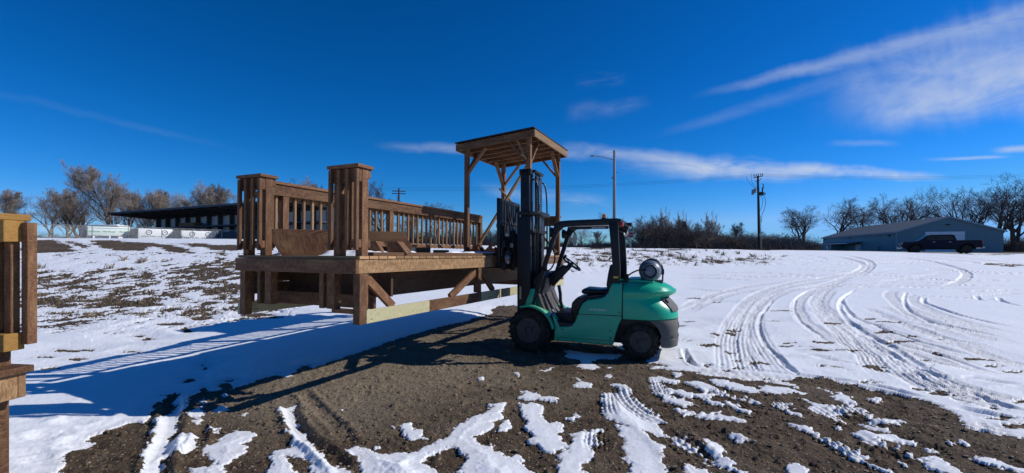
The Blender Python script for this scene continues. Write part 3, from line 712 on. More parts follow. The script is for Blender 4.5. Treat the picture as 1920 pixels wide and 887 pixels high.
    relief_s = (fbm(X * .9, Y * .9, 3, .45) - .5) * .028 + (fbm(X * 13, Y * 13, 3, .5) - .5) * .0045
    relief_d = (fbm(X * 2, Y * 2, 3, .5) - .5) * .03 + (fbm(X * 9, Y * 9, 4, .65) - .5) * .022 + (fbm(X * 42, Y * 42, 2, .6) - .5) * .011
    clod = np.clip(fbm(X * 16 + 7, Y * 16, 3, .6) - .62, 0, 1) * .10 + np.clip(fbm(X * 7 + 70, Y * 7, 3, .6) - .64, 0, 1) * .09
    Z = H + relief_s * fs * .8 + (relief_d + clod) * (1 - fs * .85) + thick * edge + dz * np.where(fs > .5, 1, .8)
    Z += np.where(fs < .5, (fbm(X * 5, Y * 5, 3, .7) - .5) * .05 * (Y > 8), 0)
    dirty = np.maximum(dirty, (1 - sstep((-dn) / .16)) * .75 * fbm(X * 9, Y * 9, 3))
    dry = 1.25 * np.exp(-((px - 740) / 260) ** 2 - ((py - 690) / 75) ** 2) + np.exp(-((px - 560) / 170) ** 2 - ((py - 760) / 60) ** 2) * .8
    dry = np.clip(dry + (fbm(X * 2 + 5, Y * 2, 3) - .5) * .8, 0, 1)
    grass = ((g1 > g2) & (Y > 8.5) & (px < 900)).astype(float)
    nv = nu * ny
    me = bpy.data.meshes.new('ground'); me.vertices.add(nv)
    co = np.stack([X, Y, Z], -1).astype(np.float32); me.vertices.foreach_set('co', co.ravel())
    i = np.arange(ny - 1)[:, None] * nu + np.arange(nu - 1)[None, :]
    q = np.stack([i, i + 1, i + nu + 1, i + nu], -1).reshape(-1, 4); nf = len(q)
    me.loops.add(nf * 4); me.loops.foreach_set('vertex_index', q.ravel().astype(np.int32))
    me.polygons.add(nf); me.polygons.foreach_set('loop_start', (np.arange(nf) * 4).astype(np.int32))
    me.polygons.foreach_set('use_smooth', np.ones(nf, bool))
    me.update(); me.validate()
    a = me.attributes.new('cover', 'FLOAT_COLOR', 'POINT')
    a.data.foreach_set('color', np.stack([fs, dirty, dry, grass], -1).astype(np.float32).ravel())
    o = bpy.data.objects.new('ground', me); COL.objects.link(o); tag(o, kind='structure')
    m = bpy.data.materials.new('snow_and_dirt'); m.use_nodes = True; b = NB(m.node_tree); p = m.node_tree.nodes['Principled BSDF']
    at = b.node('ShaderNodeAttribute', attribute_name='cover'); s_ = b.node('ShaderNodeSeparateColor'); b.set(s_.inputs[0], at.outputs['Color'])
    sn, di, dr = s_.outputs; gr = at.outputs['Alpha']
    geo = b.node('ShaderNodeNewGeometry'); pos = geo.outputs['Position']
    f1 = b.noise(pos, 45, 4, .65); f2 = b.noise(pos, 9, 5, .65); f3 = b.noise(pos, 160, 2, .6); f4 = b.noise(pos, 1.1, 4, .6)
    f5 = b.noise(pos, 2.6, 4, .65)
    dirtc = b.mix(b.sm(f2, .32, .68), (.038, .025, .015), (.115, .076, .044))
    dirtc = b.mix(b.m('MULTIPLY', b.sm(f5, .45, .70), .65), dirtc, (.165, .115, .07))
    dirtc = b.mix(b.m('MULTIPLY', b.sm(b.noise(pos, 75, 2, .5), .66, .72), .8), dirtc, (.30, .20, .10))
    dirtc = b.mix(b.m('MULTIPLY', dr, b.sm(f1, .2, .7)), dirtc, (.30, .24, .165))
    vo = b.node('ShaderNodeTexVoronoi'); b.set(vo.inputs['Vector'], pos); vo.inputs['Scale'].default_value = 38
    sv = b.node('ShaderNodeSeparateColor'); b.set(sv.inputs[0], vo.outputs['Color'])
    peb = b.m('MULTIPLY', b.sm(vo.outputs['Distance'], .45, .25), b.sm(sv.outputs[0], .72, .78))
    pebc = b.mix(sv.outputs[1], (.15, .10, .06), (.42, .33, .23))
    dirtc = b.mix(b.m('MULTIPLY', peb, .85), dirtc, pebc)
    dirtc = b.mix(b.m('MULTIPLY', b.sm(f3, .5, .75), .5), dirtc, (.03, .022, .016))
    grassc = b.mix(b.sm(f1, .3, .7), (.045, .030, .020), (.13, .088, .052))
    dirtc = b.mix(gr, dirtc, grassc)
    snowc = b.mix(f4, (.80, .82, .85), (.88, .885, .89))
    snowc = b.mix(b.m('MULTIPLY', di, b.sm(b.m('ADD', b.m('MULTIPLY', f2, .5), b.m('MULTIPLY', f1, .5)), .36, .66)), snowc, (.40, .35, .30))
    snowc = b.mix(b.m('MULTIPLY', b.sm(b.m('ADD', b.m('MULTIPLY', f1, .5), b.m('MULTIPLY', f2, .5)), .64, .70), .35), snowc, (.33, .27, .21))
    mk = b.sm(b.m('ADD', sn, b.m('MULTIPLY', b.m('SUBTRACT', f1, .5), .6)), .38, .62)
    b.set(p.inputs['Base Color'], b.mix(mk, dirtc, snowc))
    b.set(p.inputs['Roughness'], b.m('ADD', .92, b.m('MULTIPLY', mk, -.32)))
    p.inputs['Specular IOR Level'].default_value = .3
    bn = b.node('ShaderNodeBump'); bn.inputs['Distance'].default_value = .02
    b.set(bn.inputs['Strength'], b.m('ADD', .85, b.m('MULTIPLY', mk, -.68)))
    b.set(bn.inputs['Height'], b.m('ADD', b.m('ADD', f1, b.m('MULTIPLY', f3, .5)), b.m('MULTIPLY', b.m('MULTIPLY', peb, .6), b.m('SUBTRACT', 1., mk))))
    b.set(p.inputs['Normal'], bn.outputs[0])
    me.materials.append(m)
    # a lower sheet fills the ground behind and beside the camera
    g = MB(); g.v = [Vector(v) for v in ((-900, -400, -.35), (900, -400, -.35), (900, 20, -.35), (-900, 20, -.35))]; g.face((0, 1, 2, 3))
    tag(g.build('ground', M['white'], fixn=False), kind='structure')
    return X, Y, Z, fs, px, py, Yr


GX, GY, GZ, GS, GPX, GPY, GYR = build_ground()
uc0 = GX[0] / GY[0]


def surf(x, y):
    r = min(int(np.searchsorted(GYR, y)), len(GYR) - 1); c = min(int(np.searchsorted(uc0, x / y)), len(uc0) - 1)
    return float(GZ[r, c]), float(GS[r, c])


# loose stones on the dirt
def build_gravel():
    rnd = random.Random(5); g = MB(); n = 0
    ico = [(0, 0, 1), (.89, 0, .45), (.28, .85, .45), (-.72, .53, .45), (-.72, -.53, .45), (.28, -.85, .45), (.72, .53, -.45), (-.28, .85, -.45), (-.89, 0, -.45), (-.28, -.85, -.45), (.72, -.53, -.45), (0, 0, -1)]
    fc = [(0, 1, 2), (0, 2, 3), (0, 3, 4), (0, 4, 5), (0, 5, 1), (1, 6, 2), (2, 7, 3), (3, 8, 4), (4, 9, 5), (5, 10, 1), (1, 10, 6), (2, 6, 7), (3, 7, 8), (4, 8, 9), (5, 9, 10), (11, 7, 6), (11, 8, 7), (11, 9, 8), (11, 10, 9), (11, 6, 10)]
    while n < 6500:
        y = 2.6 + 6.2 * rnd.random() ** 1.6; x = rnd.uniform(-1.1, 1.25) * y
        z, s = surf(x, y)
        if s > .35: continue
        r = min(.002 * y ** .5 * math.exp(rnd.gauss(.35, .55)) + .002, .026)
        if rnd.random() < .006: r *= 2.0
        b = len(g.v); a = rnd.uniform(0, 6.28); sx, sy, sz = r * rnd.uniform(.8, 1.5), r * rnd.uniform(.7, 1.1), r * rnd.uniform(.35, .7)
        for (p, q, w) in ico:
            j = rnd.uniform(.8, 1.2); p, q, w = p * sx * j, q * sy * j, w * sz * j
            g.v.append(Vector((x + p * math.cos(a) - q * math.sin(a), y + p * math.sin(a) + q * math.cos(a), z + w + sz * .25)))
        t = rnd.choice((.5, .7, .9, 1., 1.3, 1.7))
        for f in fc: g.face(tuple(b + k for k in f), None, t)
        n += 1
    m = bpy.data.materials.new('stone'); m.use_nodes = True; b = NB(m.node_tree); p = m.node_tree.nodes['Principled BSDF']
    at = b.node('ShaderNodeVertexColor', layer_name='tint'); geo = b.node('ShaderNodeNewGeometry')
    c = b.mix(b.noise(geo.outputs['Position'], 12, 3), (.11, .075, .045), (.21, .165, .115))
    b.set(p.inputs['Base Color'], b.mix(1., c, at.outputs[0], 'MULTIPLY')); p.inputs['Roughness'].default_value = .9
    tag(g.build('gravel', m, fixn=False), kind='stuff')


build_gravel()


def build_grass():
    rnd = random.Random(9); g = MB(); k = 0; tries = 0
    tufts = [(205, 505), (270, 492), (262, 495), (75, 505), (230, 490), (60, 510), (1385, 478), (1355, 480), (1410, 482), (1240, 478), (1300, 486), (1345, 476)]
    spots = [pix2w(px, py) + (22, .24) for px, py in tufts]
    while len(spots) < 900 and tries < 20000:
        tries += 1; px = rnd.uniform(60, 460); py = rnd.uniform(475, 600); x, y = pix2w(px, py); z, s = surf(x, y)
        if s < .5 and y > 8.5: spots.append((x, y, rnd.randint(3, 7), rnd.uniform(.04, .13)))
    while len(spots) < 1300:
        px = rnd.uniform(1080, 1450); py = rnd.uniform(468, 500); x, y = pix2w(px, py); z, s = surf(x, y)
        if s < .5 or rnd.random() < .06: spots.append((x, y, rnd.randint(3, 6), rnd.uniform(.08, .22)))
    for (x, y, n, h) in spots:
        z, s = surf(x, y)
        for i in range(n):
            a = rnd.uniform(0, 6.28); l = h * rnd.uniform(.5, 1.1); ln = rnd.uniform(.2, .9) * l; w = .004 + .0004 * y
            bx, by = x + rnd.gauss(0, .06), y + rnd.gauss(0, .06); b = len(g.v)
            g.v += [Vector((bx - w, by, z - .02)), Vector((bx + w, by, z - .02)), Vector((bx + ln * math.cos(a) * .5, by + ln * math.sin(a) * .5, z + l * .7)), Vector((bx + ln * math.cos(a), by + ln * math.sin(a), z + l))]
            g.face((b, b + 1, b + 2)); g.face((b + 1, b + 3, b + 2))
    tag(g.build('dry_grass', mat('dead_grass', (.24, .175, .10), .9, var=.4, scale=3), fixn=False), kind='stuff')


build_grass()

# ------------------------------------------------------------------ the lifted stage
TH = R(65.4)
stage = empty('wooden_stage', (-1.56, 4.54, .83), 0, 'long brown wooden stage with railings and a roofed end, lifted on the green forklift', 'stage')
stage.rotation_euler = (Matrix.Rotation(TH, 3, 'Z') @ Matrix.Rotation(.011, 3, 'Y')).to_euler()
SL, SW, DZ = 6.75, 1.86, .705


def part(name, fn, m='wood', parent=stage, seed=0, bevel=.003, **kw):
    b = MB(seed or random.randint(1, 9999)); fn(b); return b.build(name, m, parent, bevel=bevel, seg=1, **kw)


random.seed(11)


def deck_fn(b):
    x = .0; k = 0
    while x < SL - .05:
        w = .138; end_tone = 1.9 if k < 4 else (1.0 if k % 3 else 1.45)  # pale cut ends of the boards, the first few palest
        b.box(x + .002, x + w, -.012, SW + .012, DZ - .034, DZ, tint=b.rnd.uniform(.8, 1.1), endtint=end_tone * b.rnd.uniform(.85, 1.1)); x += .144; k += 1


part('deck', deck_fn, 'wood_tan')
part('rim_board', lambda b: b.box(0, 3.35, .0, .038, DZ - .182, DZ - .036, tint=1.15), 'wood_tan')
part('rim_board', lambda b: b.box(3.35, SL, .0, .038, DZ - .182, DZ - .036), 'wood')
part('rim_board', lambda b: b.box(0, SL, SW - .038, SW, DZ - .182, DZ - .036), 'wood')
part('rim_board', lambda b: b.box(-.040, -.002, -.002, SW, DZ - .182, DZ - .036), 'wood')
part('rim_board', lambda b: b.box(SL + .002, SL + .04, -.002, SW, DZ - .182, DZ - .036), 'wood')
for i in range(12):
    x = .5 + i * .54
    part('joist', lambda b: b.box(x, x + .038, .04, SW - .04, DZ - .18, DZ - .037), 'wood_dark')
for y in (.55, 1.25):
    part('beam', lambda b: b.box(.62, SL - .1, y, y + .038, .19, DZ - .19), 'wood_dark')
# skirt boards on edge under the back side
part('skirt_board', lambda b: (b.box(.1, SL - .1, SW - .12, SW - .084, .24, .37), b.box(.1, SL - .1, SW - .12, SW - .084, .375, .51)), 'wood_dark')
# legs
LEG = [(.02, .0, 0.0), (.02, SW - .09, 0.0), (2.52, .0, .142), (4.6, .0, .142), (6.6, .0, 0.), (2.52, SW - .09, .142), (4.6, SW - .09, .142), (6.6, SW - .09, 0)]
for (x, y, z) in LEG:
    w = .095 if x < .1 else .09
    part('leg', lambda b: b.box(x, x + w, y + .001, y + .09, z, DZ - .184))
    if x < .1: part('leg', lambda b: b.box(x + w + .002, x + w + .04, y + .01, y + .1, .142, DZ - .184))
for (y, w) in ((.36, .11), (.52, .06), (1.34, .10), (1.52, .05)):
    part('leg', lambda b: b.box(.03, .12, y, y + w, .142, DZ - .184))
part('cross_board', lambda b: b.box(.34, .378, .1, SW - .1, .12, .27))
part('cross_board', lambda b: b.box(.62, .66, .1, SW - .1, .235, .52), 'wood_dark')
part('cross_board', lambda b: b.box(6.3, 6.34, .1, SW - .1, .0, .14))
part('cross_board', lambda b: b.box(.05, .14, .1, .42, .10, .142))
# bottom boards
part('bottom_board', lambda b: b.box(.12, 1.24, -.002, .036, 0, .14), 'wood_pale')
part('bottom_board', lambda b: b.box(1.245, 2.61, -.002, .036, .0, .14))
part('bottom_board', lambda b: b.box(2.615, 6.7, -.002, .036, .0, .14), 'wood_pale')
part('bottom_board', lambda b: b.box(.02, 3.3, SW - .001, SW + .037, .0, .14), 'wood_pale')
part('bottom_board', lambda b: b.box(3.31, 6.7, SW - .001, SW + .037, .0, .14))
part('bottom_board', lambda b: b.box(6.72, 6.758, .02, SW, .0, .14), 'wood_pale')
# diagonal braces of the long side
for (x0, z0, x1, z1) in ((.14, .50, .60, .13), (2.62, .50, 1.80, .13), (2.66, .50, 3.12, .13), (4.72, .5, 5.2, .13), (6.58, .5, 6.1, .13)):
    part('brace', lambda b: b.beam((x0, .06, z0), (x1, .06, z1), .045, .095, (0, 1, 0) if False else (0, 0, 1)))
part('brace', lambda b: b.beam((.1, SW - .06, .5), (.6, SW - .06, .13), .045, .095))


# end rail sections either side of the entry
def end_tower(y0, y1, par, x0=-.02, mats=('wood', 'wood_tan'), z0=DZ, h=.90):
    t = bpy.data.objects.new('end_railing', None); COL.objects.link(t); t.parent = par
    P = lambda n, f, m='wood': part(n, f, m, t)
    P('post', lambda b: b.box(x0 + .055, x0 + .145, y0 + .0, y0 + .09, z0, z0 + h))
    P('post', lambda b: b.box(x0 + .055, x0 + .145, y1 - .09, y1, z0, z0 + h))
    P('top_rail', lambda b: b.box(x0 + .015, x0 + .053, y0 + .004, y1 + .01, z0 + h - .14, z0 + h - .002))
    P('top_rail', lambda b: b.box(x0 + .147, x0 + .185, y0 + .004, y1, z0 + h - .09, z0 + h - .002))
    P('bottom_rail', lambda b: b.box(x0 + .015, x0 + .053, y0 + .004, y1 + .01, z0 + .085, z0 + .17))
    P('bottom_rail', lambda b: b.box(x0 + .147, x0 + .185, y0 + .004, y1, z0 + .085, z0 + .17))
    n = 4
    for k in range(n):
        y = y0 + .02 + (y1 - y0 - .04) * k / (n - 1)
        P('baluster', lambda b: b.box(x0 - .026, x0 + .013, y - .0195, y + .0195, z0 + .06, z0 + h - .012))
    for k in range(3):
        y = y0 + .1 + (y1 - y0 - .2) * k / 2
        P('baluster', lambda b: b.box(x0 + .187, x0 + .225, y - .0195, y + .0195, z0 + .06, z0 + h - .09))
    P('cap', lambda b: b.box(x0 - .03, x0 + .20, y0 - .02, y1 + .02, z0 + h, z0 + h + .036))
    return t


end_tower(-.01, .38, stage)
end_tower(1.44, 1.83, stage)


def railing(par, a, c, n_out, posts, z0=DZ, h=.90, inner=-1):
    """straight railing from a to c (x,y); the inner side faces the near side of the deck"""
    a, c = Vector((*a, 0)), Vector((*c, 0)); d = (c - a).normalized(); nrm = Vector((d.y, -d.x, 0)) * inner; L = (c - a).length
    t = bpy.data.objects.new('railing', None); COL.objects.link(t); t.parent = par
    up = Vector((0, 0, 1))
    def B(name, s0, s1, off, z, w, hh, m='wood'):
        return part(name, lambda b: b.beam(a + d * s0 + nrm * off + up * (z0 + z), a + d * s1 + nrm * off + up * (z0 + z), w, hh), m, t)
    B('cap', -.02, L, 0, h + .018, .14, .036)
    B('top_rail', 0, L, -.03, h - .072, .038, .14)
    B('top_rail', 0, L, .045, h - .155, .038, .088)
    B('bottom_rail', 0, L, .0, .175, .038, .07)
    for s in posts:
        p = a + d * s; part('post', lambda b: b.box(p.x - .045, p.x + .045, p.y - .045 + .002, p.y + .047, z0, z0 + h - .001), 'wood', t)
    k = int(L / .142)
    for i in range(k):
        s = .1 + i * .142
        if any(abs(s - q) < .07 for q in posts): continue
        p = a + d * s + nrm * .012
        part('baluster', lambda b: b.beam(p + up * (z0 + .135), p + up * (z0 + h - .11), .034, .034, tuple(d)), 'wood_tan', t)
    return t


railing(stage, (.22, SW - .045), (5.9, SW - .045), 0, [.35, 2.42, 5.64])
railing(stage, (SL - .07, .1), (SL - .07, SW - .1), 0, [.05, 1.6])
# roofed end
RX0, RX1, RY0, RY1 = 4.72, 6.66, .05, 1.62
ZR = 3.16
POSTS = [(4.8, .12), (6.6, .12), (4.8, 1.55), (6.6, 1.55)]
zroof = lambda y: ZR - (y - .1) * .075
for (x, y) in POSTS:
    part('roof_post', lambda b: b.box(x - .045, x + .045, y - .045, y + .045, DZ, zroof(y) - .01))
part('roof_sheet', lambda b: b.beam(((RX0 + RX1) / 2, RY0 - .12, zroof(RY0 - .12) + .036), ((RX0 + RX1) / 2, RY1 + .12, zroof(RY1 + .12) + .036), RX1 - RX0 + .26, .022, (0, 0, 1)), M['roofmetal'])
part('roof_boards', lambda b: [b.beam((RX0 - .05, y, zroof(y) + .014), (RX1 + .05, y, zroof(y) + .014), .14, .018) for y in np.arange(RY0 - .02, RY1 + .08, .146)], 'wood')
for x in (RX0 - .06, RX1 + .06):
    part('fascia', lambda b: b.beam((x, RY0 - .08, zroof(RY0 - .08) - .062), (x, RY1 + .08, zroof(RY1 + .08) - .062), .038, .14))
for y in (RY0 - .1, RY1 + .1):
    part('fascia', lambda b: b.beam((RX0 - .08, y, zroof(y) - .058), (RX1 + .08, y, zroof(y) - .058), .038, .14), 'wood_tan' if y < .5 else 'wood')
for x in np.linspace(RX0 + .3, RX1 - .3, 5):
    part('rafter', lambda b: b.beam((x, RY0 - .07, zroof(RY0) - .06), (x, RY1 + .07, zroof(RY1) - .062), .038, .12))
for (x, y) in POSTS:
    sx = 1 if x < 5.5 else -1; sy = 1 if y < .8 else -1; zt = zroof(y) - .1
    part('knee_brace', lambda b: b.beam((x, y + sy * .03, zt - .50), (x, y + sy * .45, zt - .0), .038, .085, (1, 0, 0)))
    part('knee_brace', lambda b: b.beam((x + sx * .03, y - sy * .0, zt - .50), (x + sx * .45, y, zt - .0), .038, .085, (0, 1, 0)))
part('sway_brace', lambda b: b.beam((4.87, 1.42, .75), (4.87, .12, 2.62), .038, .088, (1, 0, 0)), 'wood_tan')
part('sway_brace', lambda b: b.beam((6.53, 1.62, 2.36), (6.53, .12, .78), .038, .088, (1, 0, 0)), 'wood_tan')
part('sway_brace', lambda b: b.beam((4.745, .38, 3.09), (4.745, .15, 2.62), .03, .085, (1, 0, 0)), 'wood_tan')
bpy.context.view_layer.update()
SM = stage.matrix_basis.copy()
SM = Matrix.Translation(stage.location) @ stage.rotation_euler.to_matrix().to_4x4()


def on_stage(name, label, cat, group=None, loc=(0, 0, DZ), rz=0):
    o = empty(name, (0, 0, 0), 0, label, cat, group)
    mm = SM @ Matrix.Translation(loc) @ Matrix.Rotation(rz, 4, 'Z'); o.location = mm.translation; o.rotation_euler = mm.to_euler()
    return o


# long stringer board on edge
t = on_stage('ramp_board', 'wide dark brown plank with slanted ends standing on edge between the two end railings', 'plank', loc=(.575, .76, DZ), rz=R(-43))
part('board', lambda b: b.prism([(-.78, .16), (-.68, .0), (.64, .0), (.80, .10), (.70, .30), (-.78, .30)], -.02, .02, 'xz', 1.0), 'wood', t)
part('board', lambda b: b.prism([(-.78, .16), (-.68, .0), (.58, .0), (.74, .10), (.64, .29), (-.78, .29)], .18, .22, 'xz', .8), 'wood_dark', t)


def stringer(name, label, teeth, loc, rz, m='wood', parts=2, gap=.30, rise=.15, run=.26, treads=False, group=None):
    t = on_stage(name, label, 'stair frame', group, loc, rz)
    pts = [(0, 0)]
    for k in range(teeth): pts += [(run * k + run * .62, rise), (run * (k + 1), .03)]
    pts += [(run * teeth + .12, 0)]
    for q in range(parts):
        part('stringer', lambda b: b.prism(pts, gap * q, gap * q + .04, 'xz', 1.0 - .15 * q), m, t)
    if treads:
        for k in range(teeth):
            part('tread', lambda b: b.beam((run * k + run * .64 + .02, -.0, rise - .02), (run * k + run * .64 + .02, gap * (parts - 1) + .05, rise - .02), .13, .03, (0, 0, 1)), m, t)
    return t


for (lx, ly, w_, lab) in ((.50, .27, .15, 'small brown wedge block in front of the wide plank, nearest the near end railing'), (.70, .14, .20, 'larger brown wedge block in front of the slanted right end of the wide plank')):
    t = on_stage('wedge_block', lab, 'block', None, (lx, ly, DZ + .02), -TH)
    part('block', lambda b: b.prism([(-.5 * w_, 0), (-.25 * w_, .15), (.25 * w_, .15), (.85 * w_, 0)], 0, .30, 'xz', 1.0), 'wood', t)
stringer('stair_frame', 'sawtooth stair frame with treads lying under the roofed end of the stage', 4, (4.05, 1.12, DZ + .01), math.atan2(-.9, .45), 'wood', 2, .34, .2, .29, True)
stringer('stair_frame', 'dark sawtooth stair stringer lying behind the other stair frame at the roofed end', 3, (4.35, 1.45, DZ + .01), math.atan2(-.9, .45), 'wood_dark', 2, .3, .17, .28)
t = on_stage('loose_board', 'long loose brown board lying along the near edge of the stage floor', 'board')
part('board', lambda b: b.box(.24, 3.2, .02, .11, .001, .040), 'wood', t)
t = on_stage('board_stack', 'short brown board resting on pale cut blocks beside the back railing', 'boards', loc=(1.9, 1.2, DZ), rz=0)
part('top_board', lambda b: b.beam((.0, .22, .15), (.46, -.16, .15), .09, .038), 'wood', t)
part('block', lambda b: b.beam((.03, .19, .066), (.24, .02, .066), .09, .125), 'wood_pale', t)
part('block', lambda b: b.beam((.25, .01, .066), (.43, -.14, .066), .09, .125), 'wood_pale', t)
t = on_stage('cut_block', 'dark square offcut block beside the short board stack on the stage', 'block', loc=(2.5, 1.15, DZ), rz=-.7)
part('block', lambda b: b.box(0, .24, 0, .09, .0, .13), 'wood', t)
part('block', lambda b: b.box(.30, .55, -.02, .07, .0, .09), 'wood', t)


# snow lying on the deck
def deck_snow():
    nx, ny = 150, 60; x = np.linspace(.12, 3.9, nx); y = np.linspace(.06, 1.62, ny); Xs, Ys = np.meshgrid(x, y)
    n = fbm(Xs * 1.6 + 4, Ys * 2 + 8, 4, .6); e = np.minimum(np.minimum((Xs - .12) / .25, (3.9 - Xs) / .8), np.minimum((Ys - .06) / .1, (1.62 - Ys) / .2))
    hh = np.clip(sstep(e) * (n - .30) * .26, -.01, .065) + (fbm(Xs * 9, Ys * 9, 3) - .5) * .012 - .004
    g = MB(); g.v = [Vector((Xs[j, i], Ys[j, i], DZ + float(hh[j, i]))) for j in range(ny) for i in range(nx)]
    for j in range(ny - 1):
        for i in range(nx - 1): q = j * nx + i; g.face((q, q + 1, q + nx + 1, q + nx))
    o = g.build('snow', mat('deck_snow', (.86, .87, .89), .6, bump=(60, .2)), smooth=True, fixn=False)
    o.location = SM.translation; o.rotation_euler = SM.to_euler(); tag(o, kind='stuff')


deck_snow()

# ------------------------------------------------------------------ neighbouring stage section at the left edge
nbs = empty('wooden_stage', (-2.93, 2.62, 0), R(172), 'brown wooden stage corner close to the camera, at the left edge of the photo', 'stage')
# local: x runs away to the left of the picture, y towards the camera
D2 = .91


def P2b(n, f, m='wood'): return part(n, f, m, nbs)


P2b('leg', lambda b: b.box(.085, .24, -.05, .09, -.25, D2 - .18))
P2b('rim_board', lambda b: b.box(-.02, 1.6, -.06, -.022, D2 - .185, D2 - .04), 'wood_tan')
P2b('rim_board', lambda b: b.box(-.02, .018, -.02, 1.2, D2 - .185, D2 - .04), 'wood_tan')
P2b('rim_board', lambda b: b.box(0, 1.6, .20, .238, D2 - .185, D2 - .04), 'wood_tan')
P2b('deck', lambda b: [b.box(-.05 + k * .146, -.05 + k * .146 + .14, -.08, 1.3, D2 - .038, D2, tint=.7) for k in range(11)], 'wood')
P2b('post', lambda b: b.box(.072, .22, -.05, .06, D2, D2 + .86))
P2b('top_rail', lambda b: b.box(.224, .9, -.03, .01, D2 + .72, D2 + .86), 'wood_ochre')
P2b('end_block', lambda b: b.box(-.024, .070, -.05, .05, D2 + .735, D2 + .86), 'wood_ochre')
P2b('end_block', lambda b: b.box(-.024, .070, -.05, .05, D2 + .10, D2 + .20), 'wood_ochre')
P2b('bottom_rail', lambda b: b.box(.224, .9, -.03, .008, D2 + .10, D2 + .19), 'wood')
P2b('baluster', lambda b: b.box(.000, .052, -.045, .0, D2 + .20, D2 + .735), 'wood')
P2b('baluster', lambda b: b.box(-.072, -.026, -.08, -.03, D2 + .13, D2 + .85), 'wood')
P2b('baluster', lambda b: b.box(.30, .34, -.07, -.032, D2 + .08, D2 + .86), 'wood')
P2b('cap', lambda b: b.box(.0, .9, -.10, .10, D2 + .862, D2 + .90), 'wood_ochre')

# ------------------------------------------------------------------ forklift
A = R(20)
fk = empty('forklift', (.511, 7.448, .01), math.pi - A, 'green forklift with a raised black mast and a grey gas bottle, lifting the wooden stage', 'forklift')


def fp(name, fn, m='black', par=fk, smooth=False, bevel=0., seg=2):
    b = MB(3); fn(b); return b.build(name, m, par, smooth=smooth, bevel=bevel, seg=seg)


# wheels
def wheel(x, y, r, w, name_side):
    t = bpy.data.objects.new('wheel', None); COL.objects.link(t); t.parent = fk; t.location = (x, y, r)
    s = 1 if y > 0 else -1
    def tyre(b):
        b.lathe((0, -s * w, 0), (0, s, 0), [(0, r * .58), (.004, r * .80), (.012, r * .90), (.03, r * .965), (w * .3, r), (w * .7, r), (w - .03, r * .965), (w - .012, r * .90), (w - .004, r * .80), (w, r * .60), (w - .03, r * .56)], 48)
        n = 26
        for k in range(n):       # lugs over the shoulder
            t0 = 2 * math.pi * k / n
            for sh, ww in ((0, (0, w * .46)), (.5, (w * .54, w))):
                t1 = t0 + sh * 2 * math.pi / n
                c, q = math.cos(t1), math.sin(t1); tx, tz = -q, c
                p0 = Vector((c * r * .985, -s * w + s * ww[0], q * r * .985)); p1 = Vector((c * r * .985, -s * w + s * ww[1], q * r * .985))
                b.beam(p0, p1, .026, .014 + .012 * (k % 2), (c, 0, q))
    o = fp('tyre', tyre, 'rubber', t, smooth=True)
    fp('rim', lambda b: (b.lathe((0, 0, 0), (0, -s, 0), [(.0, r * .58), (.02, r * .56), (.05, r * .50), (.06, r * .36), (.045, r * .34), (.03, r * .20), (.0, r * .19), (-.015, r * .16), (-.02, .0001)], 40),
                         [b.cyl((r * .27 * math.cos(k * math.pi / 4), -s * .045, r * .27 * math.sin(k * math.pi / 4)), (r * .27 * math.cos(k * math.pi / 4), -s * .015, r * .27 * math.sin(k * math.pi / 4)), .012, n=6) for k in range(8)]), 'rimm', t, smooth=True)


for y in (.56, -.56): wheel(.07, y, .335, .21, 0)
for y in (.50, -.50): wheel(-1.60, y, .265, .17, 0)

# chassis side panels (green), one prism per side, with the floor step cut out
side = [(-.36, .20), (-1.212, .188), (-1.225, .26), (-1.245, .345), (-1.295, .49), (-1.345, .60), (-1.345, 1.10), (-1.20, 1.10), (-1.17, 1.03), (-1.142, .955), (-1.09, .895), (-1.0, .865), (-.84, .842), (-.77, .79), (-.72, .70), (-.69, .60), (-.655, .51), (-.61, .455), (-.552, .432), (-.40, .42), (-.355, .43)]


def shell(y0, y1):
    def f(b): b.prism(side, y0, y1)
    return f


fp('body', lambda b: (b.prism(side, .37, .535), b.prism(side, -.535, -.37)), 'green', bevel=.022, seg=3)
fp('panel_gap', lambda b: (b.box(-1.34, -.70, .536, .5385, .622, .632), b.box(-1.34, -.70, -.5385, -.536, .622, .632)), 'black')
fp('chassis', lambda b: (b.box(-1.9, -.3, -.36, .36, .20, .60), b.box(-.6, .3, -.33, .33, .16, .40), b.cyl((.07, -.45, .335), (.07, .45, .335), .09), b.cyl((-1.6, -.4, .265), (-1.6, .4, .265), .06), b.box(-1.86, -1.30, -.46, .46, .47, .60)), 'black', bevel=.01)
fp('engine_cover', lambda b: b.prism([(-1.33, .60), (-1.33, 1.02), (-1.15, 1.0), (-1.05, .90), (-.80, .885), (-.66, .86), (-.59, .80), (-.565, .70), (-.575, .60), (-.60, .42), (-1.3, .42)], -.39, .39), 'vinyl', bevel=.04, seg=4)
for s in (1, -1): fp('hood_edge', lambda b: b.prism([(-1.10, .80), (-1.10, .915), (-.84, .885), (-.68, .86), (-.60, .79), (-.575, .64), (-.67, .60), (-.72, .72), (-.80, .83), (-.95, .855)], s * .372, s * .50), 'vinyl', bevel=.02, seg=3)
fp('floor_plate', lambda b: (b.prism([(-.62, .40), (-.62, .455), (-.30, .465), (-.20, .60), (-.12, .78), (-.08, .90), (-.02, .90), (-.02, .40)], -.50, .50)), 'floor', bevel=.012)
fp('step', lambda b: (b.prism([(-.64, .42), (-.36, .42), (-.30, .50), (-.27, .60), (-.30, .60), (-.40, .49), (-.60, .48)], .44, .53)), 'black', bevel=.01)
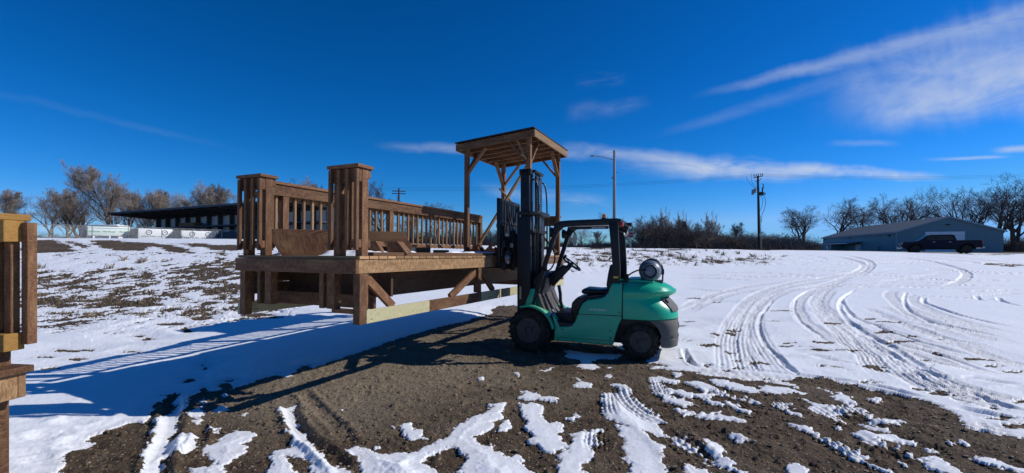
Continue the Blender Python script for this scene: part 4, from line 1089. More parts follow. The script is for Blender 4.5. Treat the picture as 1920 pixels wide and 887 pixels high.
# front cowl and fenders
arc = [(.07 + .415 * math.cos(t), .33 + .40 * math.sin(t)) for t in np.linspace(R(76), R(172), 12)]
arc_i = [(.07 + .385 * math.cos(t), .33 + .37 * math.sin(t)) for t in np.linspace(R(76), R(172), 12)]
for s in (1, -1):
    fp('fender', lambda b: b.prism([(.20, .715)] + arc + arc_i[::-1] + [(.20, .685)], s * .36, s * .60), 'green', bevel=.008)
    fp('fender_stripe', lambda b: (b.loft([[(x * 1 + 0, s * q, z + e) for (q, e) in ((.545, .003), (.575, .003), (.575, .006), (.545, .006))] for (x, z) in arc[1:8]]), b.loft([[(x, s * q, z + e) for (q, e) in ((.500, .003), (.525, .003), (.525, .006), (.500, .006))] for (x, z) in arc[1:8]])), 'green_decal')
    fp('cowl', lambda b: b.prism([(.16, .70), (.05, .98), (-.02, .98), (-.13, .72), (-.20, .62), (-.05, .70)], s * .40, s * .50), 'green', bevel=.012)
    fp('fender_skirt', lambda b: b.prism([(-.345, .42), (-.33, .20), (-.36, .20), (-.42, .42), (-.36, .55), (-.30, .60)], s * .38, s * .533), 'green', bevel=.01)
fp('dashboard', lambda b: (b.prism([(.06, .62), (.05, 1.10), (-.02, 1.22), (-.12, 1.23), (-.17, 1.14), (-.14, 1.0), (-.08, .90), (-.16, .60)], -.38, .40)), 'black', bevel=.025, seg=3)
for s in (1,):
    fp('dash_trim', lambda b: b.tube([(-.04, .36, .96), (-.13, .38, .84), (-.18, .38, .70), (-.22, .37, .58), (-.30, .35, .50)], .022, 8), 'floor', smooth=True)
    fp('dash_trim', lambda b: b.tube([(-.20, -.30, .98), (-.22, -.32, .84), (-.22, -.34, .70), (-.26, -.34, .58), (-.36, -.33, .50)], .03, 8), 'floor', smooth=True)
fp('pedal', lambda b: b.beam((-.20, .14, .62), (-.26, .14, .55), .09, .02), 'steel')
fp('pedal', lambda b: b.beam((-.20, -.10, .62), (-.26, -.10, .55), .07, .02), 'steel')
fp('steering_column', lambda b: (b.cyl((-.15, 0, 1.02), (-.47, 0, 1.34), .055, .04), b.prism([(-.10, .95), (-.10, 1.18), (-.36, 1.34), (-.44, 1.28)], -.07, .07)), 'black', smooth=False, bevel=.01)


def swheel(b):
    c = Vector((-.49, 0, 1.36)); ax = Vector((-.62, 0, .785)).normalized(); u = Vector((0, 1, 0)); w = ax.cross(u)
    n = 28; pts = [c + u * (.17 * math.cos(2 * math.pi * k / n)) + w * (.17 * math.sin(2 * math.pi * k / n)) for k in range(n + 1)]
    b.tube(pts, .014, 8)
    for a in (0, 120, 240): b.beam(c - ax * .02, c + u * (.16 * math.cos(R(a))) + w * (.16 * math.sin(R(a))), .022, .014, tuple(ax))
    b.cyl(c - ax * .05, c + ax * .01, .03)
    kn = c - w * .15 + u * .05; b.cyl(kn, kn + ax * .06, .022)


fp('steering_wheel', swheel, 'black', smooth=True)
fp('control_lever', lambda b: [(b.tube([(-.12, -.16 - k * .05, 1.18), (-.20, -.16 - k * .05, 1.27)], .007, 6), b.cyl((-.20, -.16 - k * .05, 1.26), (-.22, -.16 - k * .05, 1.30), .016, n=10)) for k in range(3)], 'black', smooth=True)
# seat
seat = fp('seat', lambda b: b.prism([(-.70, .90), (-.69, .955), (-.74, .985), (-.95, .972), (-1.12, .99), (-1.16, .95), (-1.14, .90)], -.25, .25), 'vinyl', bevel=.03, seg=4)
fp('backrest', lambda b: b.prism([(-1.10, .95), (-1.075, 1.05), (-1.10, 1.22), (-1.13, 1.36), (-1.19, 1.37), (-1.22, 1.28), (-1.19, 1.05), (-1.19, .95)], -.24, .24), 'vinyl', bevel=.035, seg=4)
fp('seat_base', lambda b: b.box(-1.12, -.78, -.2, .2, .87, .90), 'black')
# counterweight: lofted stack of rounded outlines
def cw_ring(z, xr, hw, rad, xf=-1.36):
    pts = [(xf, -hw, z)]
    n = 9; cx = xr + rad
    for k in range(n):
        t = math.pi / 2 * k / (n - 1); pts.append((cx - rad * math.sin(t), -(hw - rad) - rad * math.cos(t), z))
    for k in range(n):
        t = math.pi / 2 * (1 - k / (n - 1)); pts.append((cx - rad * math.sin(t), (hw - rad) + rad * math.cos(t), z))
    pts.append((xf, hw, z)); return pts


def crown(pts, dz):     # lower the sides of a ring a little
    return [(x, y, z - dz * (abs(y) / .5) ** 3 - dz * 1.2 * max(0, (-1.55 - x) / .5) ** 2) for (x, y, z) in pts]


fp('counterweight', lambda b: b.loft([cw_ring(.585, -2.10, .535, .42), cw_ring(.60, -2.115, .54, .42), cw_ring(.66, -2.11, .54, .42), cw_ring(.74, -2.075, .54, .42), cw_ring(.80, -2.02, .537, .42), cw_ring(.85, -1.97, .532, .42),
                                      cw_ring(.885, -1.95, .527, .42), cw_ring(.92, -2.02, .528, .44), cw_ring(.95, -2.075, .532, .45), cw_ring(.985, -2.085, .532, .45), crown(cw_ring(1.035, -2.06, .525, .44), .03), crown(cw_ring(1.09, -2.0, .50, .33), .05), crown(cw_ring(1.125, -1.88, .44, .28), .05), crown(cw_ring(1.135, -1.80, .38, .24), .05)]), 'green', smooth=True)
fp('counterweight_gap', lambda b: (b.box(-1.362, -1.343, -.52, .52, .60, 1.09)), 'black')


def lower_cw(b):
    rings = []
    for (z, xr, hw, xf) in ((.19, -2.03, .46, -1.90), (.21, -2.10, .49, -1.88), (.30, -2.115, .50, -1.87), (.315, -2.105, .50, -1.87), (.318, -2.05, .50, -1.87), (.365, -2.05, .50, -1.885), (.37, -2.105, .51, -1.885), (.48, -2.115, .52, -1.84), (.57, -2.112, .53, -1.74), (.582, -2.10, .53, -1.70)):
        rings.append(cw_ring(z, xr, hw, min(.34, xf - xr - .015), xf))
    b.loft(rings)


fp('lower_counterweight', lower_cw, 'cwgrey', smooth=True)
fp('tow_block', lambda b: b.box(-2.12, -2.04, -.06, .06, .29, .335), 'steel', bevel=.008)
text('LIFT', .10, M['black'], fk, frame((-2.119, 0.0, .455), (0, -1, 0), (0, 0, 1)), 'casting_letters', .004)
def rear_panel(b):
    prof_ = ((.70, -2.10), (.74, -2.08), (.80, -2.028), (.85, -1.98), (.885, -1.962))
    rings = []
    for (z, xr) in prof_:
        ring = []
        ys = np.linspace(-.36, .36, 15); cyy = .54 - .42
        for off in (.014, -.03):
            row = [(xr - off + .42 - math.sqrt(.42 ** 2 - max(0, abs(y) - cyy) ** 2), y, z) for y in ys]
            ring += row if off > 0 else row[::-1]
        rings.append(ring)
    b.loft(rings)


rp = fp('rear_panel', rear_panel, 'cwgrey', smooth=True)
for s in (1, -1):
    fp('tail_lamp', lambda b: b.beam((-1.925, s * .31, .862), (-1.965, s * .30, .815), .07, .05, (-1, 0, .6)), 'black', rp, bevel=.006)
fp('top_vent', lambda b: b.prism([(-1.38, 1.06), (-1.38, 1.15), (-1.55, 1.155), (-1.78, 1.135), (-1.78, 1.06)], -.36, .36), 'green', bevel=.02, seg=3)
# gas bottle
TX, TZ = -1.725, 1.275
gas = bpy.data.objects.new('gas_bottle', None); COL.objects.link(gas); gas.parent = fk
fp('tank_shell', lambda b: b.lathe((TX, .40, TZ), (0, -1, 0), [(-.008, .0001), (-.006, .05), (0, .075), (.012, .082), (.02, .10), (.03, .118), (.06, .138), (.10, .150), (.16, .153), (.66, .153), (.71, .145), (.75, .11), (.77, .05), (.775, .0001)], 40), 'tank', gas, smooth=True)
fp('collar_ring', lambda b: b.lathe((TX, .40, TZ), (0, -1, 0), [(.03, .108), (-.05, .108), (-.055, .104), (-.05, .098), (.03, .098)], 40), 'tank', gas, smooth=True)
fp('weld_band', lambda b: b.lathe((TX, .19, TZ), (0, -1, 0), [(0, .1535), (.002, .158), (.022, .158), (.024, .1535)], 40), 'tank', gas, smooth=True)


def band(b, y):
    pts = [(TX + .166 * math.cos(t), y, TZ + .166 * math.sin(t)) for t in np.linspace(R(-110), R(200), 26)]
    b.tube(pts, .010, 6); b.tube([(TX - .05, y, 1.10), (TX - .165, y, 1.11), (TX - .168, y, TZ)], .010, 6)


fp('tank_bracket', lambda b: (band(b, .14), band(b, -.14), b.box(TX - .17, TX + .15, -.22, .22, 1.10, 1.118), b.tube([(TX - .172, .14, 1.20), (TX - .172, -.14, 1.20)], .008, 6), b.box(TX - .19, TX - .16, .12, .16, 1.22, 1.30)), 'black', gas, smooth=True)
fp('hose', lambda b: b.tube(smooth_line3([(TX + .10, .40, TZ + .01), (TX + .20, .43, TZ + .005), (TX + .30, .43, TZ - .05), (TX + .36, .40, TZ - .12), (TX + .40, .34, 1.14)]), .011, 8), 'black', smooth=True) if False else None


def sm3(P, n=6):
    P = [Vector(p) for p in P]; out = []
    for i in range(len(P) - 1):
        p0, p1, p2, p3 = P[max(i - 1, 0)], P[i], P[i + 1], P[min(i + 2, len(P) - 1)]
        for k in range(n):
            t = k / n; out.append(.5 * ((2 * p1) + (p2 - p0) * t + (2 * p0 - 5 * p1 + 4 * p2 - p3) * t * t + (3 * p1 - p0 - 3 * p2 + p3) * t ** 3))
    return out + [P[-1]]


fp('hose', lambda b: b.tube(sm3([(TX + .05, .44, TZ + .02), (TX + .16, .47, TZ + .015), (TX + .27, .46, TZ - .04), (TX + .34, .42, TZ - .11), (TX + .38, .34, 1.15)]), .011, 8), 'black', smooth=True)
fp('regulator', lambda b: (b.box(-1.42, -1.36, .28, .40, 1.10, 1.19), b.cyl((-1.39, .34, 1.19), (-1.39, .34, 1.23), .03)), 'black', bevel=.01)
# overhead guard
for s in (1, -1):
    fp('guard_pillar', lambda b: b.loft([[(x - w, s * (.50 - q), z), (x + w, s * (.50 - q), z), (x + w, s * (.44 - q), z), (x - w, s * (.44 - q), z)] for (x, z, w, q) in ((.03, .66, .04, 0), (-.06, 1.0, .04, .0), (-.20, 1.45, .036, .01), (-.315, 1.80, .036, .02), (-.36, 1.93, .045, .02))]), 'black', bevel=.012)
    fp('guard_pillar', lambda b: b.loft([[(x - w, s * (.515 - q), z), (x + w, s * (.515 - q), z), (x + w, s * (.44 - q), z), (x - w, s * (.44 - q), z)] for (x, z, w, q) in ((-1.262, 1.06, .050, 0), (-1.262, 1.3, .052, .0), (-1.235, 1.7, .060, .01), (-1.215, 2.0, .068, .02))]), 'black', bevel=.010)
    fp('guard_rail', lambda b: b.prism([(-.30, 1.90), (-.325, 1.975), (-.40, 2.025), (-.55, 2.035), (-1.285, 2.05), (-1.285, 1.96), (-1.0, 1.95), (-.60, 1.945), (-.47, 1.93), (-.40, 1.87), (-.36, 1.80)], s * .43, s * .49), 'black', bevel=.010)
fp('guard_roof', lambda b: [b.beam((x, -.44, 2.0), (x, .44, 2.0), .05, .028) for x in (-.40, -.52, -.64, -.76, -.88, -1.0, -1.12, -1.25)], 'black')
fp('roof_plate', lambda b: b.box(-1.24, -.42, -.43, .43, 1.955, 1.962), M['roofmetal'])
fp('pillar_sticker', lambda b: b.box(-1.29, -1.22, .5152, .5165, 1.17, 1.20), 'sticker')
bc = fp('beacon', lambda b: b.lathe((-1.055, .30, 2.02), (0, 0, 1), [(0, .034), (.05, .034), (.05, .030)], 20), 'black', smooth=True)
fp('beacon_lens', lambda b: b.lathe((-1.055, .30, 2.068), (0, 0, 1), [(0, .030), (.05, .030), (.062, .02), (.065, .0001)], 20), 'orange', bc, smooth=True)
lamp = fp('work_lamp', lambda b: (b.cyl((-1.30, .22, 1.93), (-1.40, .22, 1.89), .075, .06, n=20), b.beam((-1.27, .22, 2.03), (-1.33, .22, 1.99), .03, .03)), 'black', smooth=True)
fp('wiring_bundle', lambda b: (b.tube(sm3([(-1.29, .30, 2.0), (-1.34, .15, 1.96), (-1.37, .05, 1.86), (-1.33, -.02, 1.80), (-1.29, -.1, 1.92)]), .012, 6)), 'white', smooth=True)
fp('rear_lamp', lambda b: (b.box(-1.345, -1.29, .30, .42, 1.93, 2.0),), 'red', bevel=.006)
fp('rear_bar', lambda b: (b.box(-1.32, -1.285, -.47, .47, 1.985, 2.045), b.box(-1.40, -1.30, -.46, -.36, 1.97, 2.03)), 'black', bevel=.008)
fp('light_bar', lambda b: (b.box(-1.14, -.58, .448, .496, 1.895, 1.935)), 'black', bevel=.006)
fp('lamp_strip', lambda b: (b.box(-1.10, -.90, .497, .500, 1.900, 1.922)), 'steel')
mr = fp('mirror', lambda b: b.loft([[( -.425 + dx_ * .9, -.53 - .012 * k + 0, z) for (dx_) in (-.035 * w, .035 * w)] + [(-.425 + .035 * w * .9, -.56, z), (-.425 - .035 * w * .9, -.56, z)] for k, (z, w) in enumerate(((1.66, .7), (1.69, 1.1), (1.78, 1.25), (1.86, 1.0), (1.885, .6)))]), 'mirror', bevel=.004)
fp('mirror_arm', lambda b: b.tube([(-.36, -.49, 1.90), (-.40, -.54, 1.92), (-.425, -.545, 1.87)], .010, 6), 'black', smooth=True)
for s in (1, -1): fp('headlamp', lambda b: b.lathe((-.24, s * .40, 1.86), (1, 0, 0), [(-.08, .04), (-.03, .075), (.0, .08), (.004, .06), (-.01, .0001)], 20), 'black', smooth=True)
fp('grab_handle', lambda b: b.tube(sm3([(-.13, .52, 1.30), (-.25, .56, 1.27), (-.33, .56, 1.36), (-.35, .55, 1.5), (-.30, .52, 1.62)]), .012, 8), 'black', smooth=True)
text('MITSUBISHI', .040, M['white'], fk, frame((-.995, .5375, .70), (-1, 0, 0), (0, 0, 1)), 'maker_name', .0008, 1.25)

fp('panel_gap', lambda b: b.box(-1.20, -.42, .5352, .5368, .255, .261), 'black')
for (bx_, bz_) in ((-1.18, .40), (-1.18, .30), (-.46, .38), (-1.31, .68)):
    fp('bolt', lambda b: b.cyl((bx_, .535, bz_), (bx_, .541, bz_), .011, n=8), 'black')
# mast
mast = bpy.data.objects.new('mast', None); COL.objects.link(mast); mast.parent = fk
MR = .03  # slight backward lean is negligible


def mp(name, fn, m='black', **k): return fp(name, fn, m, mast, **k)


for s in (1, -1):
    # outer channel
    mp('outer_channel', lambda b: (b.box(.09, .30, s * .385, s * .40 if s > 0 else s * .40, .12, 2.15) if False else b.prism([(.09, .12), (.31, .12), (.31, 2.12), (.09, 2.12)], s * .375, s * .40), b.box(.09, .11, min(s * .30, s * .375), max(s * .30, s * .375), .12, 2.12), b.box(.29, .31, min(s * .30, s * .375), max(s * .30, s * .375), .12, 2.12)), bevel=.004)
    mp('inner_channel', lambda b: (b.prism([(.13, .55), (.27, .55), (.27, 2.88), (.13, 2.88)], s * .315, s * .335), b.box(.13, .148, min(s * .26, s * .315), max(s * .26, s * .315), .55, 2.88), b.box(.252, .27, min(s * .26, s * .315), max(s * .26, s * .315), .55, 2.88)), bevel=.004)
    mp('third_channel', lambda b: (b.prism([(.17, .8), (.30, .8), (.30, 2.90), (.17, 2.90)], s * .245, s * .262)), bevel=.003)
    mp('lift_cylinder', lambda b: (b.cyl((.10, s * .20, .3), (.10, s * .20, 1.85), .035), b.cyl((.10, s * .20, 1.85), (.10, s * .20, 1.90), .045)), smooth=True)
    mp('piston_rod', lambda b: b.cyl((.10, s * .20, 1.90), (.10, s * .20, 2.84), .020), 'chrome', smooth=True)
    mp('chain', lambda b: ([b.box(.045, .065, s * .12 - .014, s * .12 + .014, 1.2 + k * .038, 1.2 + k * .038 + .026) for k in range(42)]), 'steel')
    mp('hydraulic_hose', lambda b: (b.tube(sm3([(.02, s * .26, .9), (.0, s * .26, 1.6), (.0, s * .25, 2.4), (.04, s * .24, 2.70), (.12, s * .22, 2.72)]), .013, 8)), smooth=True)
    mp('tilt_cylinder', lambda b: b.cyl((.12, s * .30, .62), (-.40, s * .30, .52), .035), smooth=True)
mp('hydraulic_hose', lambda b: (b.tube(sm3([(.26, .10, 1.3), (.235, .10, 2.0), (.22, .09, 2.55), (.19, .08, 2.70), (.13, .06, 2.60), (.12, .04, 1.8)]), .014, 8)), smooth=True)
mp('hydraulic_hose', lambda b: (b.tube(sm3([(.26, -.06, 1.3), (.235, -.06, 2.0), (.22, -.07, 2.6), (.19, -.08, 2.74), (.13, -.10, 2.60), (.12, -.10, 1.8)]), .014, 8)), smooth=True)
mp('top_bar', lambda b: (b.box(.10, .30, -.335, .335, 2.80, 2.89), b.box(.05, .10, -.24, .24, 2.84, 2.885)), bevel=.008)
mp('cross_bar', lambda b: (b.prism([(.00, -.33), (-.05, -.26), (-.05, .26), (.00, .33), (.09, .40), (.31, .40), (.31, .33), (.12, .30), (.06, .24), (.06, -.24), (.12, -.30), (.31, -.33), (.31, -.40), (.09, -.40)], 2.14, 2.20, 'xy')), bevel=.006)
mp('cross_bar', lambda b: (b.prism([(.05, -.38), (.02, -.30), (.02, .30), (.05, .38), (.10, .40), (.10, -.40)], 1.86, 1.91, 'xy')), bevel=.006)
mp('cross_bar', lambda b: b.box(.08, .13, -.38, .38, .95, 1.05), bevel=.006)
mp('cross_bar', lambda b: b.box(.08, .13, -.38, .38, .30, .45), bevel=.006)
mp('name_plate', lambda b: b.box(.24, .27, .401, .403, .80, 1.0), 'steel')
# carriage, side shifter and load backrest
car = bpy.data.objects.new('carriage', None); COL.objects.link(car); car.parent = fk


def cp(name, fn, m='black', **k): return fp(name, fn, m, car, **k)


cp('backrest_frame', lambda b: (b.prism([(.565, 1.32), (.625, 1.32), (.625, 2.42), (.585, 2.42), (.565, 2.38)], .44, .50), b.prism([(.565, 1.32), (.625, 1.32), (.625, 2.42), (.585, 2.42), (.565, 2.38)], -.50, -.44), b.box(.540, .566, -.42, .42, 1.40, 1.98), b.box(.572, .618, -.44, .44, 2.36, 2.415), b.box(.572, .61, -.44, .44, 2.02, 2.06)), bevel=.006)
cp('backrest_bars', lambda b: [b.box(.578, .608, y - .032, y + .032, 1.62, 2.36) for y in (.33, .22, .11, 0, -.11, -.22, -.33)])
cp('carriage_plate', lambda b: (b.box(.48, .535, -.50, .50, 1.62, 1.74), b.box(.48, .535, -.50, .50, 1.27, 1.39), b.box(.40, .48, -.26, -.20, 1.25, 1.9), b.box(.40, .48, .20, .26, 1.25, 1.9), b.box(.30, .42, -.24, -.18, 1.3, 1.85), b.box(.30, .42, .18, .24, 1.3, 1.85)), bevel=.006)
cp('side_shift_cylinder', lambda b: (b.cyl((.45, -.38, 1.52), (.45, .38, 1.52), .035), b.cyl((.45, .38, 1.52), (.45, .46, 1.52), .055)), smooth=True)
for _f in (lambda b: b.box(.44, .50, .36, .44, 1.80, 1.86), lambda b: (b.box(.43, .50, .38, .46, 1.36, 1.46), b.cyl((.45, .42, 1.45), (.45, .50, 1.47), .04)), lambda b: b.box(.40, .46, .28, .36, 1.62, 1.70)):
    cp('valve_block', _f, 'steel', bevel=.006)
cp('hydraulic_hose', lambda b: (b.tube(sm3([(.50, .38, 2.34), (.49, .36, 2.1), (.45, .34, 1.9), (.47, .40, 1.7), (.46, .44, 1.55), (.47, .45, 1.38)]), .012, 8), b.tube(sm3([(.50, .28, 2.30), (.46, .27, 2.05), (.40, .25, 1.85), (.43, .22, 1.6)]), .012, 8), b.tube(sm3([(.36, .24, 2.3), (.38, .32, 2.1), (.42, .34, 1.8), (.40, .30, 1.5)]), .011, 8)), smooth=True)
for s in (1, -1):
    cp('fork', lambda b: (b.prism([(.54, 1.24), (.54, 1.72), (.585, 1.72), (.585, 1.335), (.62, 1.335), (1.70, 1.318), (1.70, 1.300), (.62, 1.285), (.585, 1.28)], s * .30 - .06, s * .30 + .06)), 'black', bevel=.006)

# ------------------------------------------------------------------ bare trees
def tree_meshes(seed, H, tr, kind):
    rnd = random.Random(seed); T = MB(); C = MB(); cnt = [0]; RM = dict(broad=.0078, dense=.008, bush=.012, slim=.014)[kind]
    cfg = dict(broad=(.25, [(7, .78, 40), (7, .58, 44), (7, .56, 44), (6, .62, 40)], .11, .03),
               dense=(.10, [(13, .60, 34), (11, .56, 34), (9, .56, 34), (7, .66, 32)], .10, .07),
               bush=(.02, [(9, .85, 34), (9, .55, 34), (8, .52, 36), (6, .6, 36)], .11, .05),
               slim=(.12, [(9, .75, 24), (8, .46, 26), (7, .45, 28), (5, .50, 30)], .06, .14))[kind]
    base, lv, wand, upb = cfg

    def seg(mb, pts, rads, n):
        b = len(mb.v); a = None
        for i, p in enumerate(pts):
            dd = (pts[min(i + 1, len(pts) - 1)] - pts[max(i - 1, 0)]).normalized()
            if a is None: a = dd.orthogonal().normalized()
            a = (a - dd * a.dot(dd)).normalized(); c = dd.cross(a)
            for k in range(n):
                t = 2 * math.pi * k / n; mb.v.append(p + a * (rads[i] * math.cos(t)) + c * (rads[i] * math.sin(t)))
        for i in range(len(pts) - 1):
            for k in range(n):
                j = (k + 1) % n; q = b + i * n; mb.face((q + k, q + j, q + n + j, q + n + k))

    def grow(p, dd, L, r, lev):
        ns = (7, 6, 5, 4, 3)[lev]; pts = [p]; rads = [r]; dirs = [dd]
        for i in range(ns):
            dd = (dd + Vector((rnd.gauss(0, wand), rnd.gauss(0, wand), rnd.gauss(0, wand) + upb * (lev > 0))) * (1.0 + .5 * lev)).normalized()
            p = p + dd * (L / ns); pts.append(p); rads.append(max(r * (1 - .80 * (i + 1) / ns), RM)); dirs.append(dd)
        seg(T if lev < 2 else C, pts, rads, (8, 6, 4, 3, 3)[lev]); cnt[0] += 1
        if lev >= 4 or lev >= len(lv): return
        n, ratio, ang = lv[lev]; n = max(3, int(n * rnd.uniform(.8, 1.2)))
        az0 = rnd.uniform(0, 6.28)
        for k in range(n):
            f = (base if lev == 0 else .22) + (1 - (base if lev == 0 else .22)) * (k + rnd.random() * .7) / n; f = min(f, .98)
            i = min(int(f * ns), ns - 1); q = pts[i].lerp(pts[i + 1], f * ns - i); bd = dirs[i + 1]
            az = az0 + k * 2.4 + rnd.uniform(-.4, .4); an = R(ang * rnd.uniform(.6, 1.25) * (1.1 - .35 * f))
            a = bd.orthogonal().normalized(); c = bd.cross(a); nd = (bd * math.cos(an) + (a * math.cos(az) + c * math.sin(az)) * math.sin(an)).normalized()
            rr = rads[i] * (.50 if lev == 0 else .52)
            grow(q, nd, L * ratio * (1.15 - .5 * f) * rnd.uniform(.75, 1.2), max(rr, RM * 1.15), lev + 1)
    if kind == 'bush':
        for k in range(12):
            a = rnd.uniform(0, 6.28); s_ = rnd.uniform(.05, .75); grow(Vector((rnd.gauss(0, .8), rnd.gauss(0, .8), -.1)), Vector((math.cos(a) * s_, math.sin(a) * s_, 1)).normalized(), H * .75 * rnd.uniform(.6, 1), tr, 1)
    elif kind == 'slim':
        for k in range(10):
            a = rnd.uniform(0, 6.28); s_ = rnd.uniform(.03, .40); grow(Vector((rnd.gauss(0, .3), rnd.gauss(0, .3), -.1)), Vector((math.cos(a) * s_, math.sin(a) * s_, 1)).normalized(), H * .85 * rnd.uniform(.7, 1), tr, 1)
    else:
        if kind == 'broad' and rnd.random() < .8:    # forked trunk
            grow(Vector((0, 0, -.2)), Vector((rnd.gauss(0, .12), rnd.gauss(0, .05), 1)).normalized(), H * .68, tr, 0)
            grow(Vector((.1, 0, .8)), Vector((rnd.choice((-1, 1)) * .42, .1, 1)).normalized(), H * .60, tr * .7, 0)
        else: grow(Vector((0, 0, -.2)), Vector((rnd.gauss(0, .05), rnd.gauss(0, .05), 1)).normalized(), H * .78, tr, 0)
    zs = max(v.z for v in C.v); k = H / zs
    for mb in (T, C):
        for v in mb.v: v *= k
    return T, C


def barkmat(n, a, b_): return mat(n, a, .9, var=.45, scale=1.5)


BK = {'grey': barkmat('grey_bark', (.23, .185, .15), 0), 'dark': barkmat('dark_bark', (.095, .07, .055), 0), 'pale': barkmat('pale_bark', (.36, .33, .29), 0), 'brown': barkmat('brown_twigs', (.17, .135, .115), 0),
      'greyt': barkmat('grey_twigs', (.29, .235, .195), 0)}
TP = []
for (seed, kind, bm_, cm, tr) in ((1, 'dense', 'grey', 'greyt', .26), (2, 'dense', 'grey', 'greyt', .22), (3, 'broad', 'dark', 'brown', .34), (4, 'broad', 'dark', 'brown', .30), (5, 'bush', 'brown', 'brown', .07), (6, 'slim', 'pale', 'pale', .10), (7, 'broad', 'grey', 'greyt', .28), (8, 'broad', 'dark', 'dark', .42), (9, 'bush', 'brown', 'brown', .06), (10, 'dense', 'dark', 'brown', .3)):
    T_, C_ = tree_meshes(seed, 10., tr, kind)
    r0 = bpy.data.objects.new('bare_tree' if kind != 'bush' else 'bare_bush', None)
    t_ = T_.build('trunk', BK[bm_], None, smooth=False, fixn=False); c_ = C_.build('crown', BK[cm], None, fixn=False)
    TP.append((r0.name.split('.')[0], t_.data, c_.data)); bpy.data.objects.remove(r0); bpy.data.objects.remove(t_); bpy.data.objects.remove(c_)


def put_tree(k, px, Y, ytop, wide, label, group, lean=0, ybase=None):
    nm, tm, cm = TP[k]; x = (px - PX0) / F * Y; z0 = ghs(x, Y)
    h = EYE + (PY0 - ytop) / F * Y - z0
    r = bpy.data.objects.new(nm, None); COL.objects.link(r); r.location = (x, Y, z0 - .1); tag(r, label, 'tree' if nm == 'bare_tree' else 'bush', group)
    r.rotation_euler = (0, lean, (px * 1.37) % 6.28); wide *= 1.15 if group == GL else (1.28 if group == GR and nm == 'bare_tree' else 1.15);  s_ = h / 10.; r.scale = (s_ * wide, s_ * wide, s_)
    for n_, me in (('trunk', tm), ('crown', cm)):
        o = bpy.data.objects.new(n_, me); COL.objects.link(o); o.parent = r


